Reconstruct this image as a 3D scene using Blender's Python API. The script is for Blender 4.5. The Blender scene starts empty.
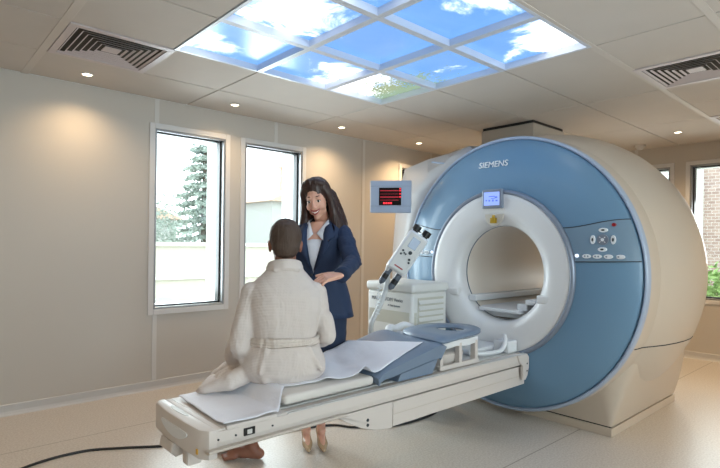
import bpy, bmesh, math, random
from mathutils import Vector, Matrix, noise
from math import sin, cos, pi, radians, sqrt
random.seed(7)
C = bpy.context.scene.collection
SC = bpy.context.scene

# ------------------------------------------------------------------ camera
CAMZ, F_PX, TH, ROLL = 1.245, 514.93, 0.8361, 0.013
cd = bpy.data.cameras.new('camera'); cam = bpy.data.objects.new('camera', cd); C.objects.link(cam)
FW = Vector((cos(TH), sin(TH), 0)); RT = Vector((sin(TH), -cos(TH), 0)); UP = Vector((0, 0, 1))
R_ = RT * cos(ROLL) + UP * sin(ROLL); U_ = UP * cos(ROLL) - RT * sin(ROLL)
m = Matrix((R_, U_, -FW)).transposed().to_4x4(); m.translation = Vector((0, 0, CAMZ))
cam.matrix_world = m
cd.sensor_fit = 'HORIZONTAL'; cd.sensor_width = 36; cd.lens = F_PX / 720 * 36
cd.shift_y = (244.22 - 234) / 720; cd.clip_start = 0.05; cd.clip_end = 200
SC.camera = cam
# ------------------------------------------------------------------ view + world
SC.view_settings.view_transform = 'Standard'; SC.view_settings.look = 'None'
SC.view_settings.gamma = 1; SC.view_settings.use_curve_mapping = False
SC.view_settings.exposure = 0.5
w = bpy.data.worlds.new('overcast_sky'); SC.world = w; w.use_nodes = True
bgn = w.node_tree.nodes['Background']; bgn.inputs[0].default_value = (0.90, 0.96, 1.0, 1); bgn.inputs[1].default_value = 2.7
SKY_BLUE, SKY_WHITE = 0.78, 1.9      # radiance of the lit ceiling panels
SPOT_W = 21.0                       # warm downlights
def area(name, loc, sx, sy, power, col, rot):
    ld = bpy.data.lights.new(name, 'AREA'); ld.shape = 'RECTANGLE'; ld.size = sx; ld.size_y = sy
    ld.energy = power; ld.color = col
    o = bpy.data.objects.new(name, ld); C.objects.link(o); o.location = loc; o.rotation_euler = rot; return o
# daylight entering through the glass of the left wall windows (from just outside each opening)
for nm, x in (('daylight_window_1', 1.93), ('daylight_window_2', 2.79)):
    area(nm, (x, 4.75, 1.5), 0.7, 1.5, 26, (0.86, 0.93, 1.0), (radians(-90), 0, 0))
area('daylight_window_4', (7.1, 1.5, 1.45), 0.7, 1.5, 22, (0.95, 0.97, 1.0), (0, radians(90), 0))
# added fill lamps at made-up windows behind the camera, brightening patient and table
for nm, x in (('added_fill_6', .2), ('added_fill_7', 2.6)):
    area(nm, (x, -1.95, 1.45), 1.7, 1.5, 30, (0.84, 0.92, 1.0), (radians(90), 0, 0))

# ------------------------------------------------------------------ materials
def lin(h):
    if isinstance(h, str):
        h = h.lstrip('#'); v = [int(h[i:i+2], 16)/255 for i in (0, 2, 4)]
    else: v = list(h)
    return tuple((c/12.92 if c <= .04045 else ((c+.055)/1.055)**2.4) for c in v) + (1,)
MATS = {}
def mat(name, col, rough=.5, metal=0, bump=None, var=0, spec=.5, coat=0, coord='Object', sub=0):
    if name in MATS: return MATS[name]
    M = bpy.data.materials.new(name); M.use_nodes = True; nt = M.node_tree; N = nt.nodes; L = nt.links
    b = N['Principled BSDF']; c = lin(col)
    b.inputs['Base Color'].default_value = c; b.inputs['Roughness'].default_value = rough
    b.inputs['Metallic'].default_value = metal; b.inputs['Specular IOR Level'].default_value = spec
    b.inputs['Coat Weight'].default_value = coat
    if sub: b.inputs['Subsurface Weight'].default_value = sub; b.inputs['Subsurface Scale'].default_value = .02
    tc = N.new('ShaderNodeTexCoord')
    if var:
        nz = N.new('ShaderNodeTexNoise'); nz.inputs['Scale'].default_value = 6; nz.inputs['Detail'].default_value = 6
        L.new(tc.outputs[coord], nz.inputs['Vector'])
        mx = N.new('ShaderNodeMix'); mx.data_type = 'RGBA'
        mx.inputs[6].default_value = tuple(min(1, k*(1-var)) for k in c[:3])+(1,)
        mx.inputs[7].default_value = tuple(min(1, k*(1+var)) for k in c[:3])+(1,)
        L.new(nz.outputs[0], mx.inputs[0]); L.new(mx.outputs[2], b.inputs['Base Color'])
    if bump:
        kind, scale, strength, dist = bump
        if kind == 'noise':
            t = N.new('ShaderNodeTexNoise'); t.inputs['Scale'].default_value = scale; t.inputs['Detail'].default_value = 4; out = t.outputs[0]
            L.new(tc.outputs[coord], t.inputs['Vector'])
        elif kind == 'strand':
            t = N.new('ShaderNodeTexNoise'); t.inputs['Scale'].default_value = scale; t.inputs['Detail'].default_value = 3; out = t.outputs[0]
            mp = N.new('ShaderNodeMapping'); mp.inputs['Scale'].default_value = (1, 1, .08)
            L.new(tc.outputs[coord], mp.inputs[0]); L.new(mp.outputs[0], t.inputs['Vector'])
        elif kind == 'waffle':
            sx = N.new('ShaderNodeSeparateXYZ'); L.new(tc.outputs[coord], sx.inputs[0])
            def wv(sock):
                a = N.new('ShaderNodeMath'); a.operation = 'MULTIPLY'; a.inputs[1].default_value = scale; L.new(sock, a.inputs[0])
                s_ = N.new('ShaderNodeMath'); s_.operation = 'SINE'; L.new(a.outputs[0], s_.inputs[0]); return s_.outputs[0]
            ad = N.new('ShaderNodeMath'); ad.operation = 'ADD'
            L.new(wv(sx.outputs[2]), ad.inputs[0]); 
            a2 = N.new('ShaderNodeMath'); a2.operation = 'ADD'; L.new(sx.outputs[0], a2.inputs[0]); L.new(sx.outputs[1], a2.inputs[1])
            h = N.new('ShaderNodeMath'); h.operation = 'MULTIPLY'; h.inputs[1].default_value = .5; L.new(wv(a2.outputs[0]), h.inputs[0])
            L.new(h.outputs[0], ad.inputs[1])
            nz2 = N.new('ShaderNodeTexNoise'); nz2.inputs['Scale'].default_value = 11; nz2.inputs['Detail'].default_value = 2; nz2.inputs['Distortion'].default_value = 1.2
            mp = N.new('ShaderNodeMapping'); mp.inputs['Scale'].default_value = (1, 1, .45); L.new(tc.outputs[coord], mp.inputs[0]); L.new(mp.outputs[0], nz2.inputs['Vector'])
            k2 = N.new('ShaderNodeMath'); k2.operation = 'MULTIPLY_ADD'; k2.inputs[1].default_value = 42; L.new(nz2.outputs[0], k2.inputs[0]); L.new(ad.outputs[0], k2.inputs[2]); out = k2.outputs[0]
        bp = N.new('ShaderNodeBump'); bp.inputs['Strength'].default_value = strength; bp.inputs['Distance'].default_value = dist
        L.new(out, bp.inputs['Height']); L.new(bp.outputs[0], b.inputs['Normal'])
    MATS[name] = M; return M
def emis(name, col, s):
    M = mat(name, col, .4); b = M.node_tree.nodes['Principled BSDF']
    b.inputs['Emission Color'].default_value = lin(col); b.inputs['Emission Strength'].default_value = s; return M

M_wall = mat('wall_vinyl', '#c2bcb4', .6, bump=('noise', 120, .04, .002))
M_strip = mat('wall_joint_strip', '#cfccc8', .45)
M_ceil = mat('ceiling_tile', '#c9c2bb', .9, bump=('noise', 260, .15, .002), var=.03)
M_cavity = mat('ceiling_cavity', '#4c4842', .9)
M_tbar = mat('ceiling_rail', '#ccc5be', .6)
M_trim = mat('window_trim', '#d3d2d2', .4)
M_alu = mat('grey_aluminium', '#9b9da0', .35, .6)
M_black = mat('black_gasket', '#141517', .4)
M_outrev = mat('render_white', '#e8eae6', .8)
M_base = mat('baseboard_vinyl', '#c2c1c0', .35)
M_white = mat('gantry_white', '#e2e2e2', .32, coat=.25)
M_whitebody = mat('gantry_cream', '#cbbfb0', .36, coat=.2)
M_blue = mat('gantry_blue', '#6a90ae', .42, coat=.2)
M_bluepanel = mat('panel_blue', '#7893a9', .34, coat=.3)
M_rim = mat('rim_pale_blue', '#a9b9d0', .28, coat=.3)
M_ring = mat('ring_grey', '#8791a1', .3, .3)
M_seam = mat('seam_dark', '#2b3339', .6)
M_bore = mat('bore_liner', '#e6ddd2', .4)
M_table = mat('table_cream', '#cdc6c1', .48, coat=.04)
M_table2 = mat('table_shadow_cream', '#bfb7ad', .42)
M_steel = mat('rail_steel', '#cfcfce', .38, .25)
M_pad = mat('pad_vinyl', '#cfcbc6', .42, bump=('noise', 60, .05, .002))
M_sheet = mat('paper_sheet', '#e6e9f2', .75, bump=('noise', 10, .6, .02))
M_bluegrey = mat('coil_blue_grey', '#72849a', .42, coat=.1)
M_coilw = mat('coil_white', '#dcdfe2', .4)
M_robe = mat('robe_waffle', '#d0c7c2', .9, bump=('waffle', 900, .22, .0015), var=.04)
M_belt = mat('robe_belt', '#cfc5bd', .9, bump=('waffle', 500, .4, .002))
M_skin_p = mat('skin_tan', '#8a5b48', .5, sub=.08)
M_skin_w = mat('skin_light', '#dcaa94', .48, sub=.1)
M_hair_p = mat('hair_short_dark', '#4a3a30', .65, bump=('strand', 110, 1.0, .006), var=.3)
M_hair_w = mat('hair_long_brown', '#35201a', .38, bump=('strand', 120, .9, .006), var=.35)
M_suit = mat('navy_suit', '#1c2e4c', .75, bump=('noise', 300, .1, .002), var=.06)
M_skirt = mat('navy_skirt', '#1b2943', .8)
M_shirt = mat('blouse_white', '#d9dbe3', .7)
M_shoe = mat('pump_beige', '#b59b7c', .25, coat=.4)
M_lip = mat('lip_rose', '#a8504c', .4)
M_tooth = mat('tooth_white', '#ece6df', .3)
M_eye = mat('eye_dark', '#1d1512', .2)
M_brow = mat('brow_dark', '#3a241d', .7)
M_cable = mat('cable_black', '#1b1d20', .5)
M_cab = mat('cabinet_white', '#d2d3d0', .42)
M_cabband = mat('cabinet_band', '#bdbcb0', .42)
M_print = mat('print_grey', '#8e9499', .6)
M_clear = mat('clear_plastic', '#dfe4e6', .12)
M_gold = mat('gold_plug', '#b08f22', .35, .4)
M_red = mat('red_button', '#a0202a', .4)
M_btn = mat('button_silver', '#f4f8fb', .3)
M_lettering = mat('lettering_white', '#f0f3f6', .4)
M_mon = mat('monitor_case', '#a3b0c4', .4)

# ------------------------------------------------------------------ helpers
def newbm(): return bmesh.new()
ROOTS = {}
def rootloc(p):
    while p is not None and p.parent is not None: p = p.parent
    return p.location.copy() if p is not None else Vector((0, 0, 0))
def obj(name, bm, material, parent=None, smooth=False, auto=35, kind=None):
    bmesh.ops.recalc_face_normals(bm, faces=bm.faces)
    off = rootloc(parent)
    if off.length: bmesh.ops.translate(bm, vec=-off, verts=bm.verts)
    me = bpy.data.meshes.new(name); 
    if smooth:
        for f in bm.faces: f.smooth = True
        a = radians(auto)
        for e in bm.edges:
            if len(e.link_faces) == 2 and e.calc_face_angle(0) > a: e.smooth = False
    bm.to_mesh(me); bm.free()
    for mm in (material if isinstance(material, (list, tuple)) else [material]): me.materials.append(mm)
    o = bpy.data.objects.new(name, me); C.objects.link(o)
    if parent is not None: o.parent = parent
    if kind: o['kind'] = kind
    return o
def box(bm, x0, x1, y0, y1, z0, z1, bev=0, seg=2, mi=0):
    r = bmesh.ops.create_cube(bm, size=1)
    vs = r['verts']
    for v in vs:
        v.co = Vector((x0 + (x1-x0)*(v.co.x+.5), y0 + (y1-y0)*(v.co.y+.5), z0 + (z1-z0)*(v.co.z+.5)))
    fs = {f for v in vs for f in v.link_faces}
    for f in fs: f.material_index = mi
    if bev:
        es = list({e for v in vs for e in v.link_edges})
        bmesh.ops.bevel(bm, geom=es, offset=bev, segments=seg, affect='EDGES', profile=.5)
def prism(bm, pts, axis, a, b, bev=0, mi=0):
    """extrude a 2-D outline along an axis: pts are (u, v) in the two other axes in order"""
    def mk(u, v, t):
        return {0: (t, u, v), 1: (u, t, v), 2: (u, v, t)}[axis]
    A = [bm.verts.new(mk(u, v, a)) for u, v in pts]; B = [bm.verts.new(mk(u, v, b)) for u, v in pts]
    n = len(pts); fs = [bm.faces.new(A), bm.faces.new(B[::-1])]
    for i in range(n): fs.append(bm.faces.new((A[i], A[(i+1) % n], B[(i+1) % n], B[i])))
    for f in fs: f.material_index = mi
    if bev:
        bmesh.ops.recalc_face_normals(bm, faces=fs)
        es = list({e for f in fs[:2] for e in f.edges})
        bmesh.ops.bevel(bm, geom=es, offset=bev, segments=2, affect='EDGES', profile=.5)
def tube(bm, pts, r, n=10, closed=False, caps=True):
    P = [Vector(p) for p in pts]; K = len(P); rr = r if isinstance(r, (list, tuple)) else [r]*K
    rings = []; prev = None
    for i, p in enumerate(P):
        a = P[(i-1) % K] if (closed or i > 0) else p; b = P[(i+1) % K] if (closed or i < K-1) else p
        t = (b-a).normalized()
        if prev is None:
            u = t.orthogonal().normalized()
        else:
            u = prev - t*prev.dot(t)
            u = u.normalized() if u.length > 1e-6 else t.orthogonal().normalized()
        prev = u; v = t.cross(u)
        rings.append([bm.verts.new(p + (u*cos(2*pi*k/n) + v*sin(2*pi*k/n))*rr[i]) for k in range(n)])
    for i in range(K if closed else K-1):
        A, B = rings[i], rings[(i+1) % K]
        for k in range(n): bm.faces.new((A[k], A[(k+1) % n], B[(k+1) % n], B[k]))
    if caps and not closed: bm.faces.new(rings[0][::-1]); bm.faces.new(rings[-1])
def smoothpts(pts, k=6):
    P = [Vector(p) for p in pts]; out = []
    for i in range(len(P)-1):
        p0 = P[max(i-1, 0)]; p1 = P[i]; p2 = P[i+1]; p3 = P[min(i+2, len(P)-1)]
        for j in range(k):
            t = j/k
            out.append(.5*((2*p1)+(p2-p0)*t+(2*p0-5*p1+4*p2-p3)*t*t+(3*p1-p0-3*p2+p3)*t**3))
    out.append(P[-1]); return out
def cyl(bm, p0, p1, r, n=20, r1=None): tube(bm, [p0, p1], [r, r if r1 is None else r1], n)
def cap(bm, p0, r0, p1, r1, flat=None, n=14):
    """tapered capsule; flat=(axis vector, scale) squashes its section"""
    p0, p1 = Vector(p0), Vector(p1); t = (p1-p0); L = t.length
    t = t/L if L > 1e-6 else Vector((0, 0, 1))
    u = t.orthogonal().normalized()
    if flat is not None:
        ax = Vector(flat[0]); u = (ax - t*ax.dot(t)).normalized()
    v = t.cross(u); fs = flat[1] if flat is not None else 1
    prof = [(-r0*cos(a), r0*sin(a)) for a in [pi/2*k/5 for k in range(1, 6)]] + [(L+r1*sin(a), r1*cos(a)) for a in [pi/2*k/5 for k in range(0, 5)]]
    rings = [[bm.verts.new(p0+t*s+(u*cos(2*pi*k/n)*fs+v*sin(2*pi*k/n))*rad) for k in range(n)] for s, rad in prof]
    for A, B in zip(rings, rings[1:]):
        for k in range(n): bm.faces.new((A[k], A[(k+1) % n], B[(k+1) % n], B[k]))
    a = bm.verts.new(p0-t*r0); b = bm.verts.new(p1+t*r1)
    for k in range(n):
        bm.faces.new((a, rings[0][(k+1) % n], rings[0][k])); bm.faces.new((b, rings[-1][k], rings[-1][(k+1) % n]))
def ell(bm, c, rad, M=None, seg=20):
    r = bmesh.ops.create_uvsphere(bm, u_segments=seg, v_segments=seg//2, radius=1)
    for v in r['verts']:
        q = Vector((v.co.x*rad[0], v.co.y*rad[1], v.co.z*rad[2]))
        if M is not None: q = M @ q
        v.co = q + Vector(c)
def loft(bm, rings, n=32, power=2.0, caps=True):
    """rings: (cx, cy, z, rx, ry) super-ellipses stacked in z"""
    R = []
    for cx, cy, z, rx, ry in rings:
        ring = []
        for k in range(n):
            a = 2*pi*k/n; c, s = cos(a), sin(a)
            ring.append(bm.verts.new((cx+rx*math.copysign(abs(c)**(2/power), c), cy+ry*math.copysign(abs(s)**(2/power), s), z)))
        R.append(ring)
    for A, B in zip(R, R[1:]):
        for k in range(n): bm.faces.new((A[k], A[(k+1) % n], B[(k+1) % n], B[k]))
    if caps: bm.faces.new(R[0][::-1]); bm.faces.new(R[-1])
def xform(bm, M, verts=None):
    for v in (verts or bm.verts): v.co = M @ v.co
def remesh(o, vox, sm=4, fac=.6, disp=None):
    r = o.modifiers.new('Remesh', 'REMESH'); r.mode = 'VOXEL'; r.voxel_size = vox; r.use_smooth_shade = True
    s = o.modifiers.new('Smooth', 'SMOOTH'); s.iterations = sm; s.factor = fac
    if disp:
        t = bpy.data.textures.new(o.name+'_folds', 'CLOUDS'); t.noise_scale = disp[0]; t.noise_depth = 2
        d = o.modifiers.new('Displace', 'DISPLACE'); d.texture = t; d.strength = disp[1]; d.mid_level = .5; d.texture_coords = 'LOCAL'
def thing(name, label, cat, loc=(0, 0, 0), group=None):
    o = bpy.data.objects.new(name, None); C.objects.link(o); o.location = loc; o.empty_display_size = .1
    o['label'] = label; o['category'] = cat
    if group: o['group'] = group
    return o
def tag(o, label, cat, group=None):
    o['label'] = label; o['category'] = cat
    if group: o['group'] = group
    return o
def text_bm(s, size, depth, origin, xdir, ydir, align='CENTER', bold=0):
    """text as mesh: xdir is the reading direction, ydir is up"""
    cu = bpy.data.curves.new('lettering', 'FONT'); cu.body = s; cu.size = size; cu.extrude = depth/2; cu.align_x = align; cu.align_y = 'CENTER'; cu.offset = bold
    to = bpy.data.objects.new('lettering', cu); C.objects.link(to)
    bpy.context.view_layer.update()
    me = bpy.data.meshes.new_from_object(to.evaluated_get(bpy.context.evaluated_depsgraph_get()))
    bm = newbm(); bm.from_mesh(me)
    bpy.data.objects.remove(to); bpy.data.curves.remove(cu); bpy.data.meshes.remove(me)
    X = Vector(xdir).normalized(); Y = Vector(ydir); Y = (Y-X*Y.dot(X)).normalized(); Z = X.cross(Y)
    M = Matrix((X, Y, Z)).transposed().to_4x4(); M.translation = Vector(origin)
    xform(bm, M); return bm

# ================================================================== SETTING
H = 2.442; YL = 4.365; XB = 6.73; X0 = -1.6; YR = -1.5; T = .32
def wall_with_holes(name, axis, pos, out, a0, a1, holes, z1=H, material=None):
    """axis 'y': wall plane y=pos running along x ; axis 'x': plane x=pos running along y"""
    bm = newbm()
    def B(u0, u1, z0, z1_):
        lo, hi = sorted((pos, out))
        if axis == 'y': box(bm, u0, u1, lo, hi, z0, z1_)
        else: box(bm, lo, hi, u0, u1, z0, z1_)
    cur = a0
    for (u0, u1, z0, zt) in sorted(holes):
        B(cur, u0, 0, z1); B(u0, u1, 0, z0); B(u0, u1, zt, z1); cur = u1
    B(cur, a1, 0, z1)
    return obj(name, bm, material or M_wall, kind='structure')
WZ0, WZ1 = .675, 2.195
winL = [(1.61, 2.255), (2.455, 3.12), (4.61, 5.27)]
winB = [(1.18, 1.84), (2.045, 2.70)]
wall_with_holes('wall_left', 'y', YL, YL+T, X0, XB+T, [(a, b, WZ0, WZ1) for a, b in winL])
wall_with_holes('wall_back', 'x', XB, XB+T, YR, YL, [(a, b, WZ0, WZ1) for a, b in winB])
winAdded = [(-.7, 1.1), (1.7, 3.5)]  # unseen windows, added to let fill light in
wall_with_holes('wall_right', 'y', YR, YR-.2, X0, XB+T, [(a, b, WZ0, WZ1) for a, b in winAdded])
wall_with_holes('wall_front', 'x', X0-.2, X0, YR-.2, YL+T, [])
# floor: pale sheet vinyl with fleck and faint welded seams
def floor_mat():
    M = mat('floor_vinyl', '#b9b2a8', .34); nt = M.node_tree; N = nt.nodes; L = nt.links; b = N['Principled BSDF']
    tc = N.new('ShaderNodeTexCoord')
    nz = N.new('ShaderNodeTexNoise'); nz.inputs['Scale'].default_value = 90; nz.inputs['Detail'].default_value = 5; L.new(tc.outputs['Object'], nz.inputs[0])
    n2 = N.new('ShaderNodeTexNoise'); n2.inputs['Scale'].default_value = 1.3; n2.inputs['Detail'].default_value = 3; L.new(tc.outputs['Object'], n2.inputs[0])
    r = N.new('ShaderNodeValToRGB'); r.color_ramp.elements[0].position = .38; r.color_ramp.elements[0].color = lin('#bdb5ac')
    r.color_ramp.elements[1].position = .62; r.color_ramp.elements[1].color = lin('#d0cac2'); L.new(nz.outputs[0], r.inputs[0])
    # seams: lines of constant y every 2 m
    sp = N.new('ShaderNodeSeparateXYZ'); L.new(tc.outputs['Object'], sp.inputs[0])
    def M2(op, a, bb):
        q = N.new('ShaderNodeMath'); q.operation = op
        for i, s in enumerate((a, bb)):
            if s is None: continue
            if isinstance(s, (int, float)): q.inputs[i].default_value = s
            else: L.new(s, q.inputs[i])
        return q.outputs[0]
    yy = M2('ADD', sp.outputs[1], 10 - 1.59); md = M2('MODULO', yy, 2.0)
    line = M2('LESS_THAN', md, .007)
    mx = N.new('ShaderNodeMix'); mx.data_type = 'RGBA'; L.new(line, mx.inputs[0]); L.new(r.outputs[0], mx.inputs[6]); mx.inputs[7].default_value = lin('#8f877c')
    L.new(mx.outputs[2], b.inputs['Base Color'])
    rr = N.new('ShaderNodeMapRange'); rr.inputs[3].default_value = .26; rr.inputs[4].default_value = .40; L.new(n2.outputs[0], rr.inputs[0]); L.new(rr.outputs[0], b.inputs['Roughness'])
    return M
bm = newbm(); box(bm, X0-.2, XB+T, YR-.2, YL+T, -.15, 0); obj('floor', bm, floor_mat(), kind='structure')
# ceiling of lay-in tiles
CX, CY, S = 3.077, 3.162, .6
XI = lambda i: CX + S*i
YJ = lambda j: CY - S*j
bm = newbm(); holes = []
DUCT = (4.45, 5.05, 2.51, 3.09)
def tile(x0, x1, y0, y1):
    g = .005
    if x1-x0 < .05 or y1-y0 < .05: return
    box(bm, x0+g, x1-g, y0+g, y1-g, H, H+.016, .003, 1)
VENTS = [(-4, -1), (1, 3), (4, 3)]      # (i, j) cells taken by the air diffusers
sky_cells = [(i, j) for i in (-3, -2, -1) for j in (0, 1, 2)]
for j in range(-2, 8):
    y1 = min(YJ(j), YL); y0 = max(YJ(j+1), YR)
    step_start = -8 if j != 3 else -8
    i = -8
    while XI(i) < XB:
        if (i, j) in VENTS or (i, j) in sky_cells: i += 1; continue
        if i < -8: i += 1; continue
        n = 2
        par = (i % 2 == 0)
        if j == 3: n = 1 if i in (0, 1, 2, 3, 4) else 2
        elif not par: n = 1
        if n == 2 and ((i+1, j) in VENTS or (i+1, j) in sky_cells): n = 1
        tile(max(XI(i), X0), min(XI(i+n), XB), y0, y1); i += n
# wide rails
for x in (XI(-4),):
    box(bm, x-.024, x+.024, YR, YL, H-.003, H+.01, .001, 1, mi=1)
for y in (YJ(3), YJ(4)):
    box(bm, XI(-4)+.024, XB, y-.021, y+.021, H-.003, H+.01, .001, 1, mi=1)
# backing above the tiles, open above the lit panels
bx = (XI(-3), XI(0), YJ(3), YJ(0))
ZB = H+.016
vx = [(XI(i), XI(i+1), YJ(j+1), YJ(j)) for i, j in VENTS]
for (a, b, c, d) in ((X0, bx[0], YR, YL), (bx[1], XB, YR, YL), (bx[0], bx[1], YR, bx[2]), (bx[0], bx[1], bx[3], YL)):
    box(bm, a, b, c, d, ZB, ZB+.1, mi=2)
obj('ceiling', bm, [M_ceil, M_tbar, M_cavity], kind='structure')
# roof over it all
bm = newbm(); box(bm, X0-.2, XB+T, YR-.2, YL+T, H+.22, H+.42); obj('roof', bm, M_outrev, kind='structure')
bm = newbm()
for a, b, c, d in ((X0-.2, XB+T, YL, YL+T), (X0-.2, XB+T, YR-.2, YR), (X0-.2, X0, YR, YL), (XB, XB+T, YR, YL)): box(bm, a, b, c, d, H, H+.22)
obj('trim_1', bm, M_outrev, kind='structure')
# baseboards (coved vinyl)
def baseboard(name, a, b, axis, pos, sgn):
    bm = newbm(); pr = [(0, 0), (.022, 0), (.012, .012), (.006, .03), (.005, .075), (0, .08)]
    P = [(pos+sgn*u, z) for u, z in pr]
    if axis == 'y': prism(bm, P, 0, a, b)
    else:
        prism(bm, [(u, z) for u, z in P], 1, a, b)
    return obj(name, bm, M_base, kind='structure')
baseboard('baseboard_left', X0, XB, 'y', YL, -1)
baseboard('baseboard_back', YR, YL-.022, 'x', XB, -1)
# panel joint strips on the walls
k = 2
for x in (-.745, .44, 1.625, 2.80, 3.984, 5.17, 6.35):
    bm = newbm()
    segs = [(.08, H)]
    for a, b in winL:
        if a-.05 < x < b+.05: segs = [(.08, WZ0-.04), (WZ1+.04, H)]
    for z0, z1 in segs: box(bm, x-.019, x+.019, YL-.004, YL, z0, z1, .001, 1)
    if abs(x-3.984) < .01: box(bm, x-.03, x-.02, YL-.0035, YL, .08, H, mi=1)  # darker edge: shade of the joint gap put into the colour
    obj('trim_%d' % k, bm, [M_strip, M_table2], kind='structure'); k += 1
for y in (-.3, .92, 2.42, 3.5):
    bm = newbm()
    segs = [(.08, H)]
    for a, b in winB:
        if a-.05 < y < b+.05: segs = [(.08, WZ0-.04), (WZ1+.04, H)]
    for z0, z1 in segs: box(bm, XB-.004, XB, y-.019, y+.019, z0, z1, .001, 1)
    obj('trim_%d' % k, bm, M_strip, kind='structure'); k += 1
# windows
def glass_mat():
    M = bpy.data.materials.new('window_glass'); M.use_nodes = True; nt = M.node_tree; N = nt.nodes; L = nt.links
    for n in list(N): N.remove(n)
    o = N.new('ShaderNodeOutputMaterial'); t = N.new('ShaderNodeBsdfTransparent'); g = N.new('ShaderNodeBsdfGlossy'); x = N.new('ShaderNodeMixShader'); fr = N.new('ShaderNodeFresnel')
    t.inputs[0].default_value = (.93, .97, .96, 1); g.inputs['Roughness'].default_value = .02; fr.inputs[0].default_value = 1.45
    L.new(fr.outputs[0], x.inputs[0]); L.new(t.outputs[0], x.inputs[1]); L.new(g.outputs[0], x.inputs[2]); L.new(x.outputs[0], o.inputs[0]); return M
M_glass = glass_mat()
def window(n, axis, pos, sg, a, b):
    """sg = +1: outside lies toward greater coordinate"""
    def bb(bm, u0, u1, d0, d1, z0, z1, bev=0, mi=0):
        p, q = sorted((pos+sg*d0, pos+sg*d1))
        if axis == 'y': box(bm, u0, u1, p, q, z0, z1, bev, 1, mi)
        else: box(bm, p, q, u0, u1, z0, z1, bev, 1, mi)
    def ring(bm, u0, u1, z0, z1, wd, d0, d1, bev=.002, mi=0):
        bb(bm, u0-wd, u0, d0, d1, z0-wd, z1+wd, bev, mi); bb(bm, u1, u1+wd, d0, d1, z0-wd, z1+wd, bev, mi)
        bb(bm, u0, u1, d0, d1, z1, z1+wd, bev, mi); bb(bm, u0, u1, d0, d1, z0-wd, z0, bev, mi)
    bm = newbm(); ring(bm, a, b, WZ0, WZ1, .045, -.012, 0)
    w_ = obj('window_%d' % n, bm, M_trim, kind='structure')
    bm = newbm(); ring(bm, a+.018, b-.018, WZ0+.018, WZ1-.018, .018, -.006, .10); obj('window_frame', bm, M_alu, w_)
    bm = newbm(); ring(bm, a+.032, b-.032, WZ0+.03, WZ1-.03, .014, .045, .115, .001); obj('gasket', bm, M_black, w_)
    bm = newbm(); bb(bm, a+.02, b-.02, .075, .081, WZ0+.02, WZ1-.02); obj('glass', bm, M_glass, w_)
    bm = newbm(); ring(bm, a+.012, b-.012, WZ0+.012, WZ1-.012, .012, .131, T+.02, 0); obj('outer_reveal', bm, M_outrev, w_)
for i, (a, b) in enumerate(winL): window(i+1, 'y', YL, 1, a, b)
for i, (a, b) in enumerate(winB): window(i+4, 'x', XB, 1, a, b)
for i, (a, b) in enumerate(winAdded): window(i+6, 'y', YR, -1, a, b)  # the added windows behind the camera, there for their light

# ================================================================== OUTSIDE
M_plaster = mat('plaster_pale', '#cfcbbf', .9, var=.05)  # pale outdoor colours carry the washed-out haze
M_plaster2 = mat('plaster_grey', '#c2c4c2', .9)
M_tileroof = mat('roof_tile_pale', '#cbb1a0', .9, bump=('noise', 30, .4, .02))
M_leaf = mat('leaf_hazed', '#a7b3ab', .9, var=.3)  # leaves paled, with haze put into their colour
M_leaf2 = mat('leaf_fresh_green', '#8fae6a', .8, var=.35)
M_bark = mat('bark_grey', '#7d766d', .95)
M_ground = mat('ground_pale', '#b9b6ab', .95, var=.1)
bm = newbm(); box(bm, -20, 40, YL+T+.02, 60, -1.3, -1.0); box(bm, XB+T+.02, 40, -20, YL+T+.02, -1.3, -1.0); obj('ground', bm, M_ground, kind='structure')
# garden wall with coping and a blind arch
bm = newbm(); box(bm, -3, 12.2, 11.0, 11.4, -1.0, 1.14); box(bm, -3.05, 12.2, 10.93, 11.45, 1.14, 1.24, .02, 1, mi=1)
box(bm, -3, 12.2, 10.94, 11.0, .42, .50, .01, 1, mi=1)
t_ = thing('garden_wall', 'long pale rendered garden wall with coping seen through the windows', 'wall', (4, 11.2, -1)); obj('wall_body', bm, [M_plaster, M_outrev], t_)
bm = newbm(); P = [(4.25+.62*cos(a), -.98+1.05*sin(a)) for a in [pi*q/16 for q in range(17)]]; prism(bm, P, 1, 10.9, 11.02); obj('arched_recess', bm, M_plaster2, t_)
def leafmass(bm, c, rad, n, size, rnd):
    for _ in range(n):
        u = Vector((rnd.gauss(0, 1), rnd.gauss(0, 1), rnd.gauss(0, 1))).normalized() * (rnd.random()**.4)
        p = Vector((c[0]+u.x*rad[0], c[1]+u.y*rad[1], c[2]+u.z*rad[2]))
        a = Vector((rnd.gauss(0, 1), rnd.gauss(0, 1), rnd.gauss(0, .6))).normalized()*size*rnd.uniform(.6, 1.4)
        b = a.orthogonal().normalized()*size*.45; b.rotate(Matrix.Rotation(rnd.random()*6.28, 3, a))
        vs = [bm.verts.new(p+q) for q in (-a, b, a, -b)]; bm.faces.new(vs)
def conifer(x, y, z0, h, rad, label, seed):
    r = random.Random(seed); t = thing('conifer_tree', label, 'tree', (x, y, z0))
    bm = newbm(); tube(bm, [(x, y, z0), (x, y, z0+h*.5), (x, y, z0+h*.97)], [.16, .1, .02], 8); obj('trunk', bm, M_bark, t)
    bm = newbm()
    for L in range(19):
        f = L/18; z = z0+h*(.16+.82*f); R = rad*(1-f)**.8+.12
        for q in range(9):
            a = q*2*pi/9+L*.9+r.uniform(-.2, .2); RR = R*r.uniform(.65, 1.1)
            for s in range(7):
                g = (s+.6)/7; c = (x+cos(a)*RR*g, y+sin(a)*RR*g, z-.20*RR*g*g+.05)
                leafmass(bm, c, (.16, .16, .07), 9, .085, r)
    obj('foliage', bm, M_leaf, t)
conifer(7.3, 15.5, -1, 6.1, 1.45, 'tall conifer behind the garden wall seen through the left window', 3)
conifer(16.4, 28.6, -1, 5.2, 1.5, 'small distant conifer left of the tiled-roof house', 8)
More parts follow.
